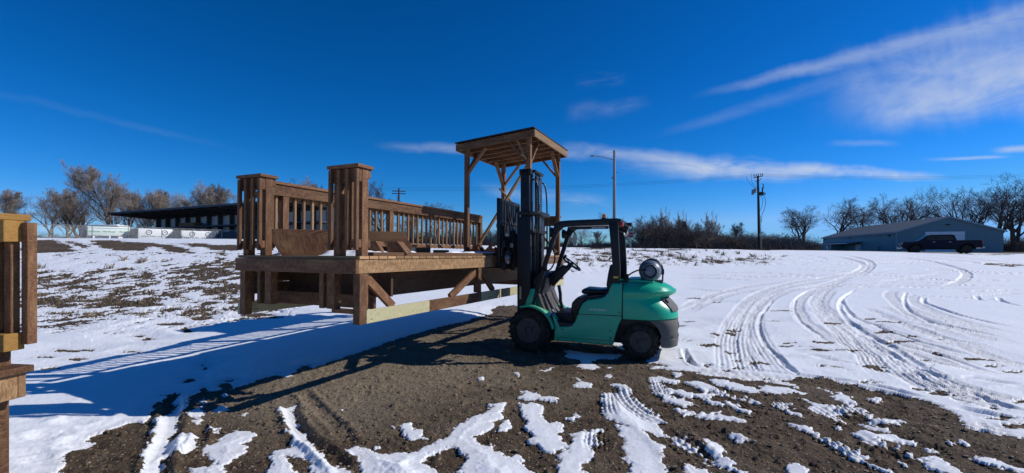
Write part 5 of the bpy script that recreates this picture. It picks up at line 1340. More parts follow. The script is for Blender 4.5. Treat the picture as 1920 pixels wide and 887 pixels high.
GL = 'bare trees behind the lumber yard'; GR = 'bare trees around the blue building'; GM = 'bare trees and bushes across the road'
for a in (
    (0, 18, 66, 352, 1.15, 'wide bare tree at the far left, above the near stage corner', GL), (6, 88, 74, 352, 1.1, 'bare tree with open forked limbs, second from the left behind the fence', GL), (0, 128, 80, 350, .9, 'narrow bare tree between the open forked tree and the tallest tree', GL),
    (7, 148, 66, 356, .95, 'bare tree with dark curving trunk behind the first wrapped lumber stack', GL), (1, 202, 72, 306, .95, 'tallest bare tree, standing above the left end of the lumber shed roof', GL), (0, 235, 78, 350, .9, 'bare tree tucked against the right side of the tallest tree', GL),
    (1, 272, 74, 352, .9, 'greyish bare tree behind the shed roof, right of the tallest tree', GL), (0, 302, 80, 352, .85, 'bare tree in the low middle part of the row above the shed', GL), (6, 330, 82, 358, .8, 'lowest thin bare tree above the middle of the shed roof', GL),
    (1, 368, 76, 338, .85, 'round topped bare tree above the right half of the shed roof', GL), (0, 404, 78, 342, .8, 'bare tree just left of the left end railing of the lifted stage', GL), (6, 445, 84, 366, .8, 'small bare tree partly hidden by the left end railing post', GL),
    (1, 556, 76, 332, .9, 'bare tree seen above the stage railing between the two end railings', GL), (0, 512, 84, 356, .9, 'bare tree hidden mostly behind the left end railing', GL), (7, 612, 74, 330, .9, 'bare tree directly left of the near end railing top', GL), (1, 655, 80, 360, .9, 'bare tree hidden behind the near end railing', GL),
    (3, 722, 74, 338, .8, 'open bare tree beside the double crossarm pole above the stage railing', GL), (0, 770, 92, 400, 1.2, 'low bare tree behind the balusters below the double crossarm pole', GL), (6, 815, 84, 376, .8, 'sparse bare tree poking above the stage railing near the roof post', GL),
    (0, 690, 90, 395, 1.3, 'broad low tree seen through the balusters right of the near end railing', GL), (1, 590, 92, 380, 1.2, 'broad bare tree filling the gaps between the left balusters', GL), (6, 860, 96, 415, 1.2, 'low bare tree seen between the last balusters of the back railing', GL), (7, 915, 100, 424, 1.1, 'small bare tree between the back railing end and the forklift carriage', GL), (3, 950, 110, 432, 1.1, 'small far bare tree behind the forklift carriage', GL),
    (6, 1092, 120, 426, 1.2, 'small bare tree seen through the forklift cab right of the mirror', GM), (0, 1120, 130, 432, 1.2, 'low bare tree seen through the cab beside the rear guard pillar', GM), (1, 1072, 140, 436, 1.2, 'low bare tree just behind the white mirror', GM),
    (4, 1205, 70, 408, 1.3, 'brown bush right behind the stop sign', GM), (8, 1232, 66, 396, 1.4, 'tall brown bush below the pale branched tree', GM), (4, 1262, 70, 400, 1.5, 'dense brown bush in the middle of the thicket', GM), (8, 1290, 66, 414, 1.4, 'brown bush at the right end of the large thicket', GM), (4, 1320, 76, 424, 1.5, 'low brown bush below the pale fan shaped tree', GM),
    (5, 1248, 86, 384, .9, 'pale branched slim tree rising out of the thicket', GM), (5, 1280, 88, 390, .9, 'second pale slim tree at the right of the thicket, beside the small conifer', GM), (5, 1335, 84, 392, 1.1, 'pale fan shaped tree standing alone left of the utility pole', GM), (9, 1388, 88, 414, 1.0, 'dark rounded tree just left of the utility pole', GM),
    (8, 1365, 80, 430, 1.7, 'low bush between the fan shaped tree and the dark rounded tree', GM), (4, 1345, 92, 428, 2.0, 'low reddish bush behind the fan shaped tree', GM), (4, 1412, 84, 434, 1.7, 'low bush at the foot of the utility pole', GM), (3, 1466, 110, 436, .9, 'crooked small bare tree right of the utility pole', GR), (8, 1448, 90, 430, 1.8, 'bush right of the utility pole', GR), (4, 1484, 96, 438, 1.8, 'bush at the left end of the blue building beside the free standing tree', GR), 
    (7, 1504, 110, 378, .85, 'dark spreading tree standing free left of the blue building', GR), (3, 1566, 135, 370, .95, 'spreading tree behind the left end of the blue roof', GR), (2, 1636, 140, 378, 1.0, 'low wide tree behind the middle of the blue roof', GR), (7, 1686, 140, 350, .75, 'tall narrow tree left of the blue roof peak', GR), (3, 1738, 130, 368, .75, 'small tree just left of the roof peak with bent limbs', GR),
    (2, 1772, 130, 392, .7, 'smallest twisted tree directly above the roof peak', GR), (7, 1812, 105, 340, .75, 'tall forked tree behind the right slope of the blue roof', GR), (2, 1858, 100, 330, .85, 'tallest tree with several dark stems behind the right eave', GR), (7, 1905, 88, 342, .85, 'leaning dark tree at the right edge beyond the building', GR), (4, 1900, 92, 446, 1.8, 'brown bush at the right edge behind the leaning tree', GR), (8, 1935, 90, 440, 1.8, 'brown bush cut by the right edge of the photo', GR),
):
    put_tree(a[0], a[1], a[2], a[3], a[4], a[5], a[6], lean=.22 if 'leaning dark' in a[5] else 0)


def conifer():
    px, Y = 1283, 82; x = (px - PX0) / F * Y; r = empty('conifer', (x, Y, ghs(x, Y)), 0, 'small dark pointed conifer peeking out of the brown thicket', 'tree', GM)
    b = MB(); b.cyl((0, 0, 0), (0, 0, 4.9), .12, .02, 6); b.build('trunk', BK['dark'], r)
    rnd = random.Random(4); c = MB()
    for k in range(2600):
        z = .4 + 4.6 * rnd.random() ** .8; rr = (5.1 - z) * .24 * math.sqrt(rnd.random()) * (.7 + .5 * abs(math.sin(z * 7))); a = rnd.uniform(0, 6.28); p = Vector((rr * math.cos(a), rr * math.sin(a), z)); q = len(c.v)
        c.v += [p, p + Vector((math.cos(a + 1) * .12, math.sin(a + 1) * .12, .12)), p + Vector((math.cos(a) * .35, math.sin(a) * .35, -.05))]; c.face((q, q + 1, q + 2))
    c.build('crown', mat('needles', (.03, .05, .03), .8), r, fixn=False)


conifer()


# far brush that reads as one mass
def brush():
    rnd = random.Random(21); g = MB()
    def clump(x, y, h):
        z0 = ghs(x, y) - .1
        for k in range(60):
            a = rnd.uniform(0, 6.28); s_ = abs(rnd.gauss(0, .8)); p = Vector((x + rnd.gauss(0, .9), y + rnd.gauss(0, .9), z0)); d_ = Vector((math.cos(a) * s_, math.sin(a) * s_, 1)).normalized(); l = h * rnd.uniform(.35, 1.0)
            w = .010 + .00012 * y; b = len(g.v)
            d2 = (d_ + Vector((rnd.gauss(0, .4), rnd.gauss(0, .4), rnd.gauss(0, .15)))).normalized(); q = p + d_ * l * .5; e = q + d2 * l * .5
            for (o_, ww) in ((p, w), (q, w * .8), (e, w * .3)): g.v += [o_ + Vector((-ww, 0, 0)), o_ + Vector((ww, 0, 0)), o_ + Vector((0, ww * 1.5, 0))]
            for i in range(2):
                for j in range(3): g.face((b + i * 3 + j, b + i * 3 + (j + 1) % 3, b + i * 3 + 3 + (j + 1) % 3, b + i * 3 + 3 + j))
            for m_ in range(9):
                o_ = (p.lerp(q, rnd.uniform(.5, 1)) if m_ % 2 else q.lerp(e, rnd.uniform(.1, .95))); t_ = o_ + Vector((rnd.gauss(0, .7), rnd.gauss(0, .6), rnd.uniform(-.1, .7))) * (l * .38); b = len(g.v)
                g.v += [o_ + Vector((-w * .7, 0, 0)), o_ + Vector((w * .7, 0, w)), t_]; g.face((b, b + 1, b + 2))
    for px in np.arange(-60, 1000, 4.5):
        Y = rnd.uniform(84, 100); clump((px - PX0) / F * Y, Y, rnd.uniform(1.8, 3.2) if px < 500 else rnd.uniform(2.8, 4.8))
    for px in np.arange(1040, 1528, 3.0):
        Y = rnd.uniform(78, 105) if px > 1190 else rnd.uniform(110, 140); clump((px - PX0) / F * Y, Y, rnd.uniform(2.0, 3.6) * (.8 if px < 1190 else 1))
    for px in np.arange(1868, 1990, 4):
        Y = rnd.uniform(88, 110); clump((px - PX0) / F * Y, Y, rnd.uniform(2.5, 4.5))
    tag(g.build('brush', BK['brown'], fixn=False), kind='stuff')


brush()

# ------------------------------------------------------------------ lumber yard on the left
M['shedpanel'] = mat('shed_wall_panel', (.62, .68, .74), .6, var=.12, scale=.4)
M['shedframe'] = mat('shed_frame', (.06, .06, .075), .6)
M['wrap'] = mat('lumber_wrap', (.78, .80, .80), .55, bump=(6, .4), var=.05, scale=1.5)
M['wrapgreen'] = mat('green_print_wrap', (.66, .78, .73), .55, bump=(6, .4), var=.05)
M['wrapend'] = mat('shaded_end_and_strap', (.17, .18, .21), .7, var=.1)  # dark grey puts the pack ends' shade into the colour; straps share it
M['ink'] = mat('blue_ink', (.06, .10, .16), .6); M['greenink'] = mat('green_ink', (.05, .28, .12), .6)
M['yellowwood'] = mat('fresh_lumber', (.62, .45, .20), .7, var=.2)

shed = empty('lumber_shed', (0, 0, 0), 0, 'long open fronted lumber shed with dark sloping roof behind the wrapped stacks', 'shed')
pA = Vector((-57.8, 64.8, 0)); dS = Vector((21.9, -11, 0)); LS = dS.length * 1.6; dS.normalize(); nS = Vector((.447, .894, 0)); zS = 2.55
mat_s = frame(pA, dS, nS)
mm = mat_s


def sp_(name, fn, m): b = MB(2); fn(b); [v.__init__(mm @ v) if False else None for v in b.v]; b.v = [mm @ v for v in b.v]; return b.build(name, m, shed)


sp_('roof', lambda b: b.prism([(-.6, zS + 4.12), (-.6, zS + 4.34), (6.2, zS + 3.85), (6.2, zS + 3.70)], 0, LS, 'yz'), 'shedframe')
sp_('back_wall', lambda b: b.box(2.2, LS, 5.0, 5.1, zS - .3, zS + 3.7), 'shedpanel')
sp_('roof_purlins', lambda b: [b.beam((x, -.4, zS + 4.04), (x, 5.9, zS + 3.64), .10, .16) for x in np.arange(.6, LS, 2.6)], 'shedframe')
for x in np.arange(2.2, LS, 2.6): sp_('column', lambda b: b.box(x, x + .22, 4.4, 4.98, zS - .3, zS + 3.7), 'shedframe')
for z in (zS + 1.0, zS + 2.1): sp_('shelf', lambda b: b.box(2.2, LS, 2.9, 4.95, z, z + .16), 'shedframe')
t = empty('lumber_bundle', mm @ Vector((11., 3.6, zS + 2.27)), math.atan2(dS.y, dS.x), 'pale brown lumber bundle lying on the shed rack', 'lumber')
b = MB(); [b.box(0, 3.6, -.5 + k * .2, -.32 + k * .2, j * .12, .11 + j * .12) for k in range(6) for j in range(4)]; b.build('boards', 'wood_tan', t)


def lumber(name, px1, pxe, yt, yb, Y0, label, face, endm, textfn=None, legs=False, ang=58):
    """wrapped pack: near-left corner at pixel column pxe, long face turned towards the sun"""
    x0 = (pxe - PX0) / F * Y0; z0 = EYE + (PY0 - yb) / F * Y0; h = (yb - yt) / F * Y0; a = R(ang); u1 = (px1 - PX0) / F
    L = (u1 * Y0 - x0) / (math.cos(a) - u1 * math.sin(a))
    r = empty(name, (x0, Y0, z0), a, label, 'lumber', 'wrapped lumber stacks behind the fence')
    g = .22 if legs else 0.; D = 2.0
    b = MB(); b.box(0.01, L, 0, D, g, h); b.build('wrap', face, r, bevel=.04, seg=2)
    b = MB(); b.box(-.02, .005, .02, D - .02, g * .3, h * .99); b.build('end_face', endm, r)
    if legs:
        for x in (.4, L * .5, L - .5):
            b = MB(); b.box(x, x + .14, .05, .2, -.05, g); b.build('bearer', 'white', r)
        b = MB(); b.box(.0, L, -.012, -.002, h - .17, h - .13); b.build('strap', M['wrapend'], r)
    if textfn: textfn(r, L, h, g)
    return r


def logo_txt(r, L, h, g):
    for k, x in enumerate((L * .30, L * .76)):
        b = MB(); n = 24; pts = [(x + .23 * math.cos(2 * math.pi * i / n), -.012, h * .64 + .23 * math.sin(2 * math.pi * i / n)) for i in range(n + 1)]
        b.tube(pts, .035, 6); b.prism([(x - .12, h * .62), (x, h * .72), (x + .12, h * .62), (x + .12, h * .58), (x, h * .66), (x - .12, h * .58)], -.02, -.008); b.build('logo', M['ink'], r)
        text('SUMMIT FOREST', .17, M['ink'], r, frame((x, -.012, h * .25), (1, 0, 0), (0, 0, 1)), 'print', .004, 1.0)


def green_txt(r, L, h, g):
    for x in (L * .13, L * .50, L * .90): text('Weyerhaeuser', .22, M['greenink'], r, frame((x, -.012, h * .58), (1, 0, 0), (0, 0, 1)), 'print', .004, .80, .3)


lumber('wrapped_lumber', 243, 164, 424, 446, 43, 'leftmost white wrapped lumber stack with green print, raised on white feet', 'wrapgreen', M['wrapend'], green_txt, True)
lumber('wrapped_lumber', 324, 259, 428, 448, 44.5, 'middle white wrapped lumber stack with blue round logos', 'wrap', M['wrapend'], logo_txt)
lumber('wrapped_lumber', 405, 340, 432, 450, 46, 'right white wrapped lumber stack with blue round logos, beside the dark stack', 'wrap', M['wrapend'], logo_txt)
r = lumber('lumber_stack', 500, 406, 434, 452, 48, 'dark covered lumber stack on bare yellow boards next to the left end railing', M['shedframe'], M['shedframe'], ang=30)
b = MB(); [b.box(0, 5.4, -.03 - .0, .25, .02 + k * .10, .105 + k * .10) for k in range(3)]; b.build('boards', 'yellowwood', r)
cp_ = empty('parked_camper', ((203 - PX0) / F * 56, 56, 2.6), .1, 'white curved camper roof showing above the first lumber stack', 'camper')
b = MB(); b.loft([[(x * s_, y, z) for (x, y) in ((-1.6, -1), (1.9, -1), (1.9, 1), (-1.6, 1))] for (z, s_) in ((0, 1.), (1.75, 1.), (1.95, .97), (2.05, .86))]); b.build('body', 'white', cp_, bevel=.08)
b = MB(); b.box(.9, 1.2, -.2, .1, 2.05, 2.17); b.build('roof_vent', 'white', cp_)
b = MB(); b.box(-1.3, 1.6, -1.02, -1.0, .9, 1.6); b.build('window', M['roofmetal'], cp_)

# chain link fence in front of the yard
M['galv'] = mat('galvanised_pipe', (.45, .45, .44), .45, .6)
fn_ = empty('chain_link_fence', (0, 0, 0), 0, 'long galvanised chain link fence with pipe rail in front of the lumber yard', 'fence')
fa, fb = Vector(((20 - PX0) / F * 38, 38, 0)), Vector(((640 - PX0) / F * 56, 56, 0))
b = MB(); zt = lambda s_: EYE + (PY0 - (419 + (442 - 419) * s_)) / F * (38 + 18 * s_)
b.tube([fa.lerp(fb, s_) + Vector((0, 0, zt(s_))) for s_ in np.linspace(0, 1, 12)], .028, 6); b.build('top_rail', 'galv', fn_)
for s_ in np.linspace(0, 1, 12):
    p = fa.lerp(fb, s_); b = MB(); b.cyl(p + Vector((0, 0, ghs(p.x, p.y) - .2)), p + Vector((0, 0, zt(s_) + .05)), .03, n=6); b.build('post', 'galv', fn_)
b = MB()
for k in range(430):
    s_ = k / 430.; p = fa.lerp(fb, s_); z0, z1 = ghs(p.x, p.y), zt(s_)
    for sg_ in (1, -1):
        s2 = s_ + sg_ * .042
        if not 0 <= s2 <= 1: continue
        q = fa.lerp(fb, s2); b.cyl(p + Vector((0, 0, z0)), q + Vector((0, 0, zt(s2))), 0.0013, n=3, cap=False)
b.build('mesh', 'galv', fn_, fixn=False)

# ------------------------------------------------------------------ poles and wires
M['concrete_pole'] = mat('grey_pole', (.26, .27, .28), .5, .3, var=.1)
M['woodpole'] = mat('creosote_pole', (.06, .045, .035), .85, var=.3)
Y = 41.; x = (1152 - PX0) / F * Y; sl_ = empty('street_light', (x, Y, ghs(x, Y)), 0, 'tall grey street light pole with one arm reaching left, behind the forklift', 'street light')
zt_ = EYE + (PY0 - 282) / F * Y - ghs(x, Y)
b = MB(); b.cyl((0, 0, -.2), (0, 0, zt_), .17, .12, 14); b.build('pole', 'concrete_pole', sl_, smooth=True)
b = MB(); b.tube(sm3([(0, 0, zt_ - .9), (-1., 0, zt_ - .62), (-1.5, 0, zt_ - .55), (-1.95, 0, zt_ - .50)]), .035, 8); b.tube([(0, 0, zt_ - .1), (-1.3, 0, zt_ - .58)], .010, 4); b.build('arm', 'concrete_pole', sl_, smooth=True)
b = MB(); b.loft([[(x_, y_, z_) for (y_, z_) in ((-.1 * w, -.02), (.1 * w, -.02), (.08 * w, .07 * w), (-.08 * w, .07 * w))] for (x_, w) in ((0, .5), (-.2, 1), (-.45, .9), (-.5, .5))]); o = b.build('lamp_head', 'concrete_pole', sl_); o.location = (-1.72, 0, zt_ - .52)
b = MB(); b.box(-.22, -.15, -.1, .1, zt_ - 2.6, zt_ - 2.4); b.build('bracket', 'concrete_pole', sl_); b = MB(); b.box(.12, .35, -.02, .02, zt_ - 2.05, zt_ - 2.0); b.build('bracket', 'concrete_pole', sl_)

Y = 62.; x = (1424 - PX0) / F * Y; zg = ghs(x, Y); up = empty('utility_pole', (x, Y, zg), 0, 'dark wooden utility pole with transformers and drooping cables', 'utility pole')
zt_ = EYE + (PY0 - 330) / F * Y - zg
b = MB(); b.cyl((0, 0, -.3), (-.22, 0, zt_), .21, .13, 12); b.build('pole', 'woodpole', up, smooth=True)
b = MB(); b.beam((-.85, -.1, zt_ - .25), (.5, .05, zt_ + .02), .10, .12); b.beam((-.65, -.1, zt_ - .65), (-.2, 0, zt_ - .95), .05, .05); b.beam((.3, 0, zt_ - .3), (-.15, 0, zt_ - .8), .05, .05); b.build('crossarm', 'woodpole', up)
b = MB(); [b.cyl((q, 0, zt_ - .05 + k * .04), (q, 0, zt_ + .2 + k * .04), .06, n=8) for k, q in enumerate((-.75, -.45, -.15, .15, .42))]; b.build('insulator', 'woodpole', up)
for (q, z_) in ((-1.0, zt_ - 2.6), (-.7, zt_ - 2.35)):
    b = MB(); b.lathe((q, -.1, z_), (.12, 0, 1), [(0, .1), (.05, .17), (.55, .17), (.6, .12), (.7, .05)], 14); b.build('transformer', M['concrete_pole'], up, smooth=True)
b = MB(); b.beam((-1.2, -.05, zt_ - 2.0), (-.15, 0, zt_ - 1.7), .07, .07); b.box(.05, .55, -.1, .1, zt_ - 2.7, zt_ - 2.2); b.cyl((.4, 0, zt_ - 2.2), (.42, 0, zt_ - 1.6), .09); b.cyl((.75, 0, zt_ - 2.6), (.75, 0, zt_ - 2.3), .08); b.build('switch_gear', 'woodpole', up)
b = MB()
b.tube(sm3([(.5, 0, zt_ - 2.6), (.85, 0, zt_ - 3.4), (.75, 0, zt_ - 4.4), (.38, 0, zt_ - 5.3), (.25, 0, zt_ - 6.4)]), .030, 6); b.tube(sm3([(.1, 0, zt_ - 2.7), (.45, 0, zt_ - 3.3), (.35, 0, zt_ - 4.2), (.1, 0, zt_ - 4.8)]), .025, 6)
b.tube(sm3([(-.3, 0, zt_ - 1.9), (-1.2, 0, zt_ - 1.2), (-1.75, 0, zt_ - .4), (-1.85, 0, zt_ + .0)]), .018, 5); b.tube(sm3([(-.3, 0, zt_ - 1.7), (-1.0, 0, zt_ - 1.0), (-1.1, 0, zt_ + .3)]), .018, 5); b.tube(sm3([(.3, 0, zt_ - 1.0), (.55, 0, zt_ - 1.3), (.6, 0, zt_ - 1.7), (.45, 0, zt_ - 1.5), (.6, 0, zt_ - 1.1)]), .035, 6)
b.build('cable', M['woodpole'], up, smooth=True)
b = MB(); b.cyl((.34, .1, .3), (.22, .1, zt_ - 5.5), .03, n=6); b.build('conduit', M['galv'], up)
b = MB(); b.box(-.1, .12, -.235, -.215, 1.9, 2.3); b.build('pole_tag', 'white', up)

Y = 72.; x = (748 - PX0) / F * Y; hp = empty('utility_pole', (x, Y, ghs(x, Y)), 0, 'distant utility pole with two crossarms rising behind the stage railing', 'utility pole')
zt_ = EYE + (PY0 - 353) / F * Y - ghs(x, Y)
b = MB(); b.cyl((0, 0, -.3), (0, 0, zt_), .17, .12, 8); b.build('pole', 'woodpole', hp)
for z_ in (zt_ - .5, zt_ - .9): b = MB(); b.beam((-1.0, -.4, z_), (1.0, .4, z_ + .05), .12, .13); b.build('crossarm', 'woodpole', hp)


def wire(pts, r, label, sag=.8):
    P = []
    for i in range(len(pts) - 1):
        a, c = Vector(pts[i]), Vector(pts[i + 1])
        for k in range(14): t = k / 14; P.append(a.lerp(c, t) - Vector((0, 0, sag * 4 * t * (1 - t))))
    P.append(Vector(pts[-1])); b = MB(); b.tube(P, r, 4); o = b.build('overhead_wire', 'woodpole', fixn=False); tag(o, label, 'wire', 'overhead wires at the utility pole')


PT = lambda px, py, Y: ((px - PX0) / F * Y, Y, EYE + (PY0 - py) / F * Y)
for (d0, lab) in ((-1.5, 'uppermost overhead wire running across the sky through the utility pole top'), (1.2, 'middle overhead wire at the utility pole top'), (4, 'lowest overhead wire at the utility pole top')):
    wire([PT(700, 352 + d0, 72), PT(1424, 327 + d0 * .8, 62), PT(2100, 316 + d0, 62)], .011, lab)

# stop sign
Y = 62.; x = (1183 - PX0) / F * Y; zg = ghs(x, Y); ss = empty('stop_sign', (x, Y, zg), R(-6), 'red stop sign with a street name blade, right of the forklift guard', 'sign')
b = MB(); b.cyl((0, .03, -.2), (0, .03, 2.75), .035, n=8); b.cyl((-.12, .1, -.2), (-.12, .1, 2.1), .05, n=8); b.build('post', 'galv', ss)
oc = [(.36 * math.cos(R(22.5 + 45 * k)), 1.98 + .36 * 1.25 * math.sin(R(22.5 + 45 * k))) for k in range(8)]
b = MB(); b.prism(oc, -.012, -.002); b.build('sign_face', mat('sign_white', (.8, .8, .8), .4), ss)
b = MB(); b.prism([(a * .93, 1.98 + (c - 1.98) * .93) for a, c in oc], -.018, -.013); b.build('sign_field', mat('sign_red', (.62, .03, .04), .4), ss)
text('STOP', .24, M['white'], ss, frame((0, -.024, 1.98), (1, 0, 0), (0, 0, 1)), 'lettering', .002, 1.0)
b = MB(); b.box(-.38, .38, -.01, .01, 2.60, 2.78); b.build('name_blade', mat('sign_green', (.01, .10, .08), .4), ss)
Y = 120.; x = (1138 - PX0) / F * Y; hs_ = empty('house', (x, Y, ghs(x, Y) - .2), 0, 'low brown roofed house seen beside the rear guard pillar', 'house')
b = MB(); b.box(-2.6, 2.6, 0, 6, -1, .9); b.build('wall', mat('house_wall', (.14, .09, .08), .8), hs_)
b = MB(); b.prism([(-2.9, .9), (2.9, .9), (2.4, 1.75), (-2.4, 1.75)], -.4, 6.4); b.build('roof', mat('house_roof', (.10, .065, .055), .8), hs_)
Y = 36.; x = (785 - PX0) / F * Y; ym = empty('yard_marker', (x, Y, 0), 0, 'small yellow square bracket shaped marker seen between the balusters', 'marker')
zc = EYE + (PY0 - 446) / F * Y; ym.location = (x, Y, zc)
M['cyel'] = mat('marker_yellow', (.85, .50, .03), .5)
b = MB(); b.box(-.14, -.06, -.03, .03, -.28, .24); b.box(-.14, .10, -.03, .03, .18, .26); b.box(-.14, .10, -.03, .03, -.26, -.18); b.box(.04, .10, -.03, .03, .10, .20); b.box(.04, .10, -.03, .03, -.2, -.1); b.build('plate', 'cyel', ym)
b = MB(); b.cyl((0, .04, ghs(x, Y) - zc - .2), (0, .04, .0), .03, n=6); b.build('post', 'woodpole', ym)

# ------------------------------------------------------------------ blue building
blue = corrugated('blue_siding', (.15, .25, .28), .45, .006, 0)
blue_y = corrugated('blue_siding_long', (.17, .29, .32), .45, .006, 1)
roofb = corrugated('blue_roof_sheet', (.032, .052, .075), .9, .008, 1, .7)
M['trim'] = mat('pale_trim', (.32, .38, .43), .5); M['door'] = mat('white_door', (.84, .84, .84), .5, var=.04)
cY = 80.; cx = .857 * cY; bz = .80; bang = R(20)
bb = empty('metal_building', (cx, cY, bz), -bang, 'long blue metal building with gable end and white overhead door, behind the pickup', 'building')
BW, BL, EH, RH = 14.6, 42., 3.95, 6.45
# local x = across the gable (to the right), local y = along the building (away)
b = MB(); b.prism([(0, -.6), (BW, -.6), (BW, EH), (BW / 2, RH), (0, EH)], 0, .15); b.build('gable_wall', blue, bb)
b = MB(); b.prism([(0, -.6), (BW, -.6), (BW, EH), (BW / 2, RH), (0, EH)], BL - .15, BL); b.build('gable_wall', blue, bb)
b = MB(); b.box(0, .15, .16, BL - .16, -.6, EH); b.build('side_wall', blue_y, bb)
b = MB(); b.box(BW - .15, BW, .16, BL - .16, -.6, EH); b.build('side_wall', blue_y, bb)
sl = (RH - EH) / (BW / 2)
for s in (0, 1):
    b = MB(); xs = (-.35, BW / 2) if s == 0 else (BW + .35, BW / 2)
    b.prism([(xs[0], EH - .35 * sl + .02), (xs[1], RH + .02), (xs[1], RH + .14), (xs[0], EH - .35 * sl + .14)], -.3, BL + .3); b.build('roof', roofb, bb)
    b = MB(); b.prism([(xs[0], EH - .35 * sl - .12), (xs[1], RH - .12), (xs[1], RH + .145), (xs[0], EH - .35 * sl + .145)], -.34, -.30); b.build('rake_trim', 'trim', bb)
b = MB(); b.box(-.42, -.352, -.3, BL + .3, EH - .28, EH - .04); b.build('gutter', 'trim', bb)
b = MB(); b.box(-.03, .12, -.03, .0, -.5, EH - .1); b.build('corner_trim', 'trim', bb)
od = MB(); od.box(4.15, 9.55, -.06, -.002, -.5, 3.9); o = od.build('overhead_door', 'door', bb)
b = MB(); [b.box(4.15, 9.55, -.075, -.061, z, z + .03) for z in np.arange(.2, 3.6, .6)]; b.build('door_seam', 'trim', o)
b = MB(); b.box(7.0, 7.5, -.25, -.01, 5.0, 5.2); b.build('gable_light', M['roofmetal'], bb)
for y in (2.2, 22, 40): b = MB(); b.box(-.25, -.01, y, y + .5, 3.25, 3.5); b.build('wall_light', M['roofmetal'], bb)
b = MB(); b.box(-.05, -.01, 6.5, 7.3, .3, 1.5); o = b.build('window', M['roofmetal'], bb)
b = MB(); b.box(-.07, -.051, 6.4, 7.4, 1.5, 1.6); b.box(-.07, -.051, 6.4, 6.5, .25, 1.5); b.build('frame', 'trim', o)
# lean-to
b = MB(); b.box(-2.6, -.02, 26., 41, -.6, 2.0); b.build('lean_to', blue_y, bb)
b = MB(); b.prism([(-2.85, 2.02), (.0, 2.45), (.0, 2.55), (-2.85, 2.12)], 15.5, 41.3); b.build('porch_roof', 'trim', bb)
b = MB(); b.box(-.08, -.01, 16.2, 18.9, -.4, 1.95); b.build('double_door', 'door', bb)
for y in (28, 39): b = MB(); b.box(-2.66, -2.61, y, y + 1.3, -.4, 1.6); b.build('door', 'door', bb)

# ------------------------------------------------------------------ pickup truck
M['truckpaint'] = dusty('navy_paint', (.006, .009, .022), dust=(.014, .014, .018), amt=.3, rough=.55, scale=3)
for _k, _s in (('truckpaint', .12), ('black', .25), ('rubber', .2), ('vinyl', .3)): M[_k].node_tree.nodes['Principled BSDF'].inputs['Specular IOR Level'].default_value = _s
M['glass'] = mat('dark_glass', (.006, .009, .014), .35, 0, spec=.25); M['silver'] = mat('silver_trim', (.30, .30, .32), .3, .7)
ph = math.atan(.952); Yt = 43.; xt = .952 * Yt
tk = empty('pickup_truck', (xt, Yt, ghs(xt, Yt) + .02), -ph + R(180) + R(12), 'black crew cab pickup truck parked in front of the blue building', 'pickup truck')
tk.scale = (.95, .95, .95)
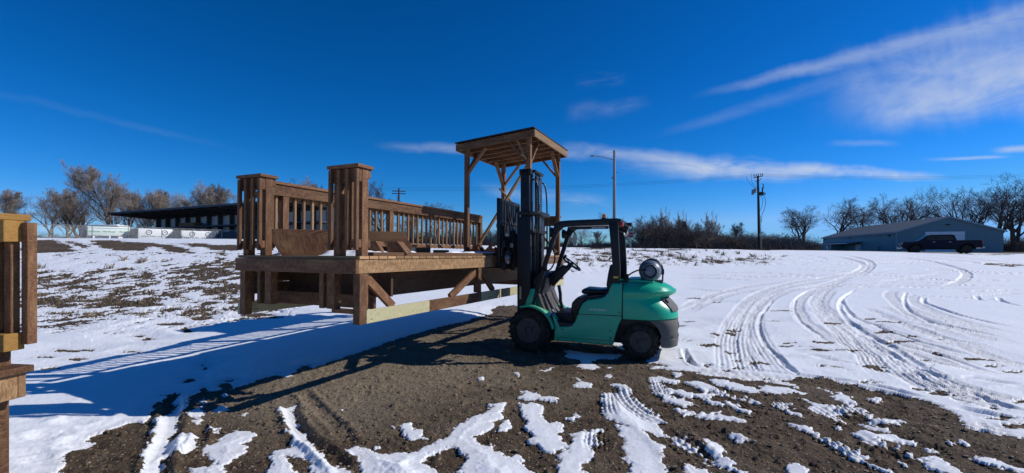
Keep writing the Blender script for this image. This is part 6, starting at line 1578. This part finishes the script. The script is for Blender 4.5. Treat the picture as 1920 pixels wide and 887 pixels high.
# local +x = front, y = left/right
prof = [(2.95, .55), (2.98, .80), (2.95, 1.02), (2.85, 1.12), (1.75, 1.22), (1.55, 1.26), (.95, 1.78), (.75, 1.86), (-.70, 1.88), (-.95, 1.84), (-1.12, 1.36), (-1.16, 1.30), (-2.85, 1.32), (-2.92, 1.26), (-2.95, .75), (-2.90, .62),
        (-2.36, .58), (-2.30, .80), (-2.10, .95), (-1.86, 1.0), (-1.62, .95), (-1.42, .80), (-1.36, .50), (1.42, .48), (1.48, .80), (1.66, .95), (1.90, 1.0), (2.14, .95), (2.34, .80), (2.42, .52)]
b = MB(); b.prism(prof, -.96, .96); b.build('body', 'truckpaint', tk, bevel=.05, seg=3)
for s in (1, -1):
    y0, y1 = (.962, .968) if s > 0 else (-.968, -.962)
    b = MB(); b.prism([(1.38, 1.30), (.92, 1.70), (.42, 1.75), (.42, 1.30)], y0, y1); b.build('window', 'glass', tk)
    b = MB(); b.prism([(.34, 1.30), (.34, 1.76), (-.75, 1.77), (-.98, 1.34)], y0, y1); b.build('window', 'glass', tk)
    b = MB(); b.box(1.05, 1.25, .97 * s - .0, .97 * s + .22 * s, 1.30, 1.50); b.build('mirror', 'truckpaint', tk)
    b = MB(); [b.box(x_, x_ + .2, min(.969 * s, .985 * s), max(.969 * s, .985 * s), 1.12, 1.16) for x_ in (-.75, .45)]; b.build('door_handle', 'silver', tk)
    for x_ in (1.90, -1.86):
        w = bpy.data.objects.new('wheel', None); COL.objects.link(w); w.parent = tk; w.location = (x_, s * .72, .40)
        b = MB(); b.lathe((0, 0, 0), (0, s, 0), [(0, .25), (.0, .38), (.03, .40), (.22, .40), (.25, .38), (.25, .26)], 28); b.build('tyre', 'rubber', w, smooth=True)
        b = MB(); b.lathe((0, s * .20, 0), (0, s, 0), [(.0, .255), (.045, .25), (.02, .22), (.01, .10), (.045, .08), (.05, .0001)], 24); [b.beam((0, s * .235, 0), (.24 * math.cos(a), s * .235, .24 * math.sin(a)), .05, .02, (0, 1, 0)) for a in np.linspace(0, 6.28, 7)[:-1]]; b.build('rim', 'silver', w)
    b = MB(); b.box(2.80, 2.99, s * .78 - .16, s * .78 + .16, .92, 1.06); b.build('headlight', 'silver', tk)
    b = MB(); b.box(-2.97, -2.90, s * .86 - .08, s * .86 + .08, .98, 1.26); b.build('tail_light', 'red', tk)
b = MB(); b.prism([(1.60, 1.275), (.98, 1.79), (.96, 1.80), (1.56, 1.29)], -.84, .84); o = b.build('windscreen', 'glass', tk); o.location = (.018, 0, .012)
b = MB(); b.prism([(-1.13, 1.40), (-.985, 1.80), (-.97, 1.80), (-1.10, 1.38)], -.80, .80); o = b.build('rear_window', 'glass', tk); o.location = (-.02, 0, 0)
b = MB(); [b.box(2.96, 3.0, -.6, .6, z, z + .05) for z in (.72, .82, .92, 1.0)]; b.build('grille', 'silver', tk)
b = MB(); b.box(2.92, 3.12, -.92, .92, .46, .66); b.build('bumper', 'silver', tk, bevel=.03); b = MB(); b.box(-3.10, -2.94, -.9, .9, .50, .68); b.build('bumper', 'silver', tk, bevel=.03)
b = MB(); b.box(-2.6, 2.6, -.55, .55, .42, 1.05); b.build('chassis', 'rubber', tk)
b = MB(); b.box(-1.3, 1.3, -.9, .9, .38, .50); b.build('underbody', 'rubber', tk)
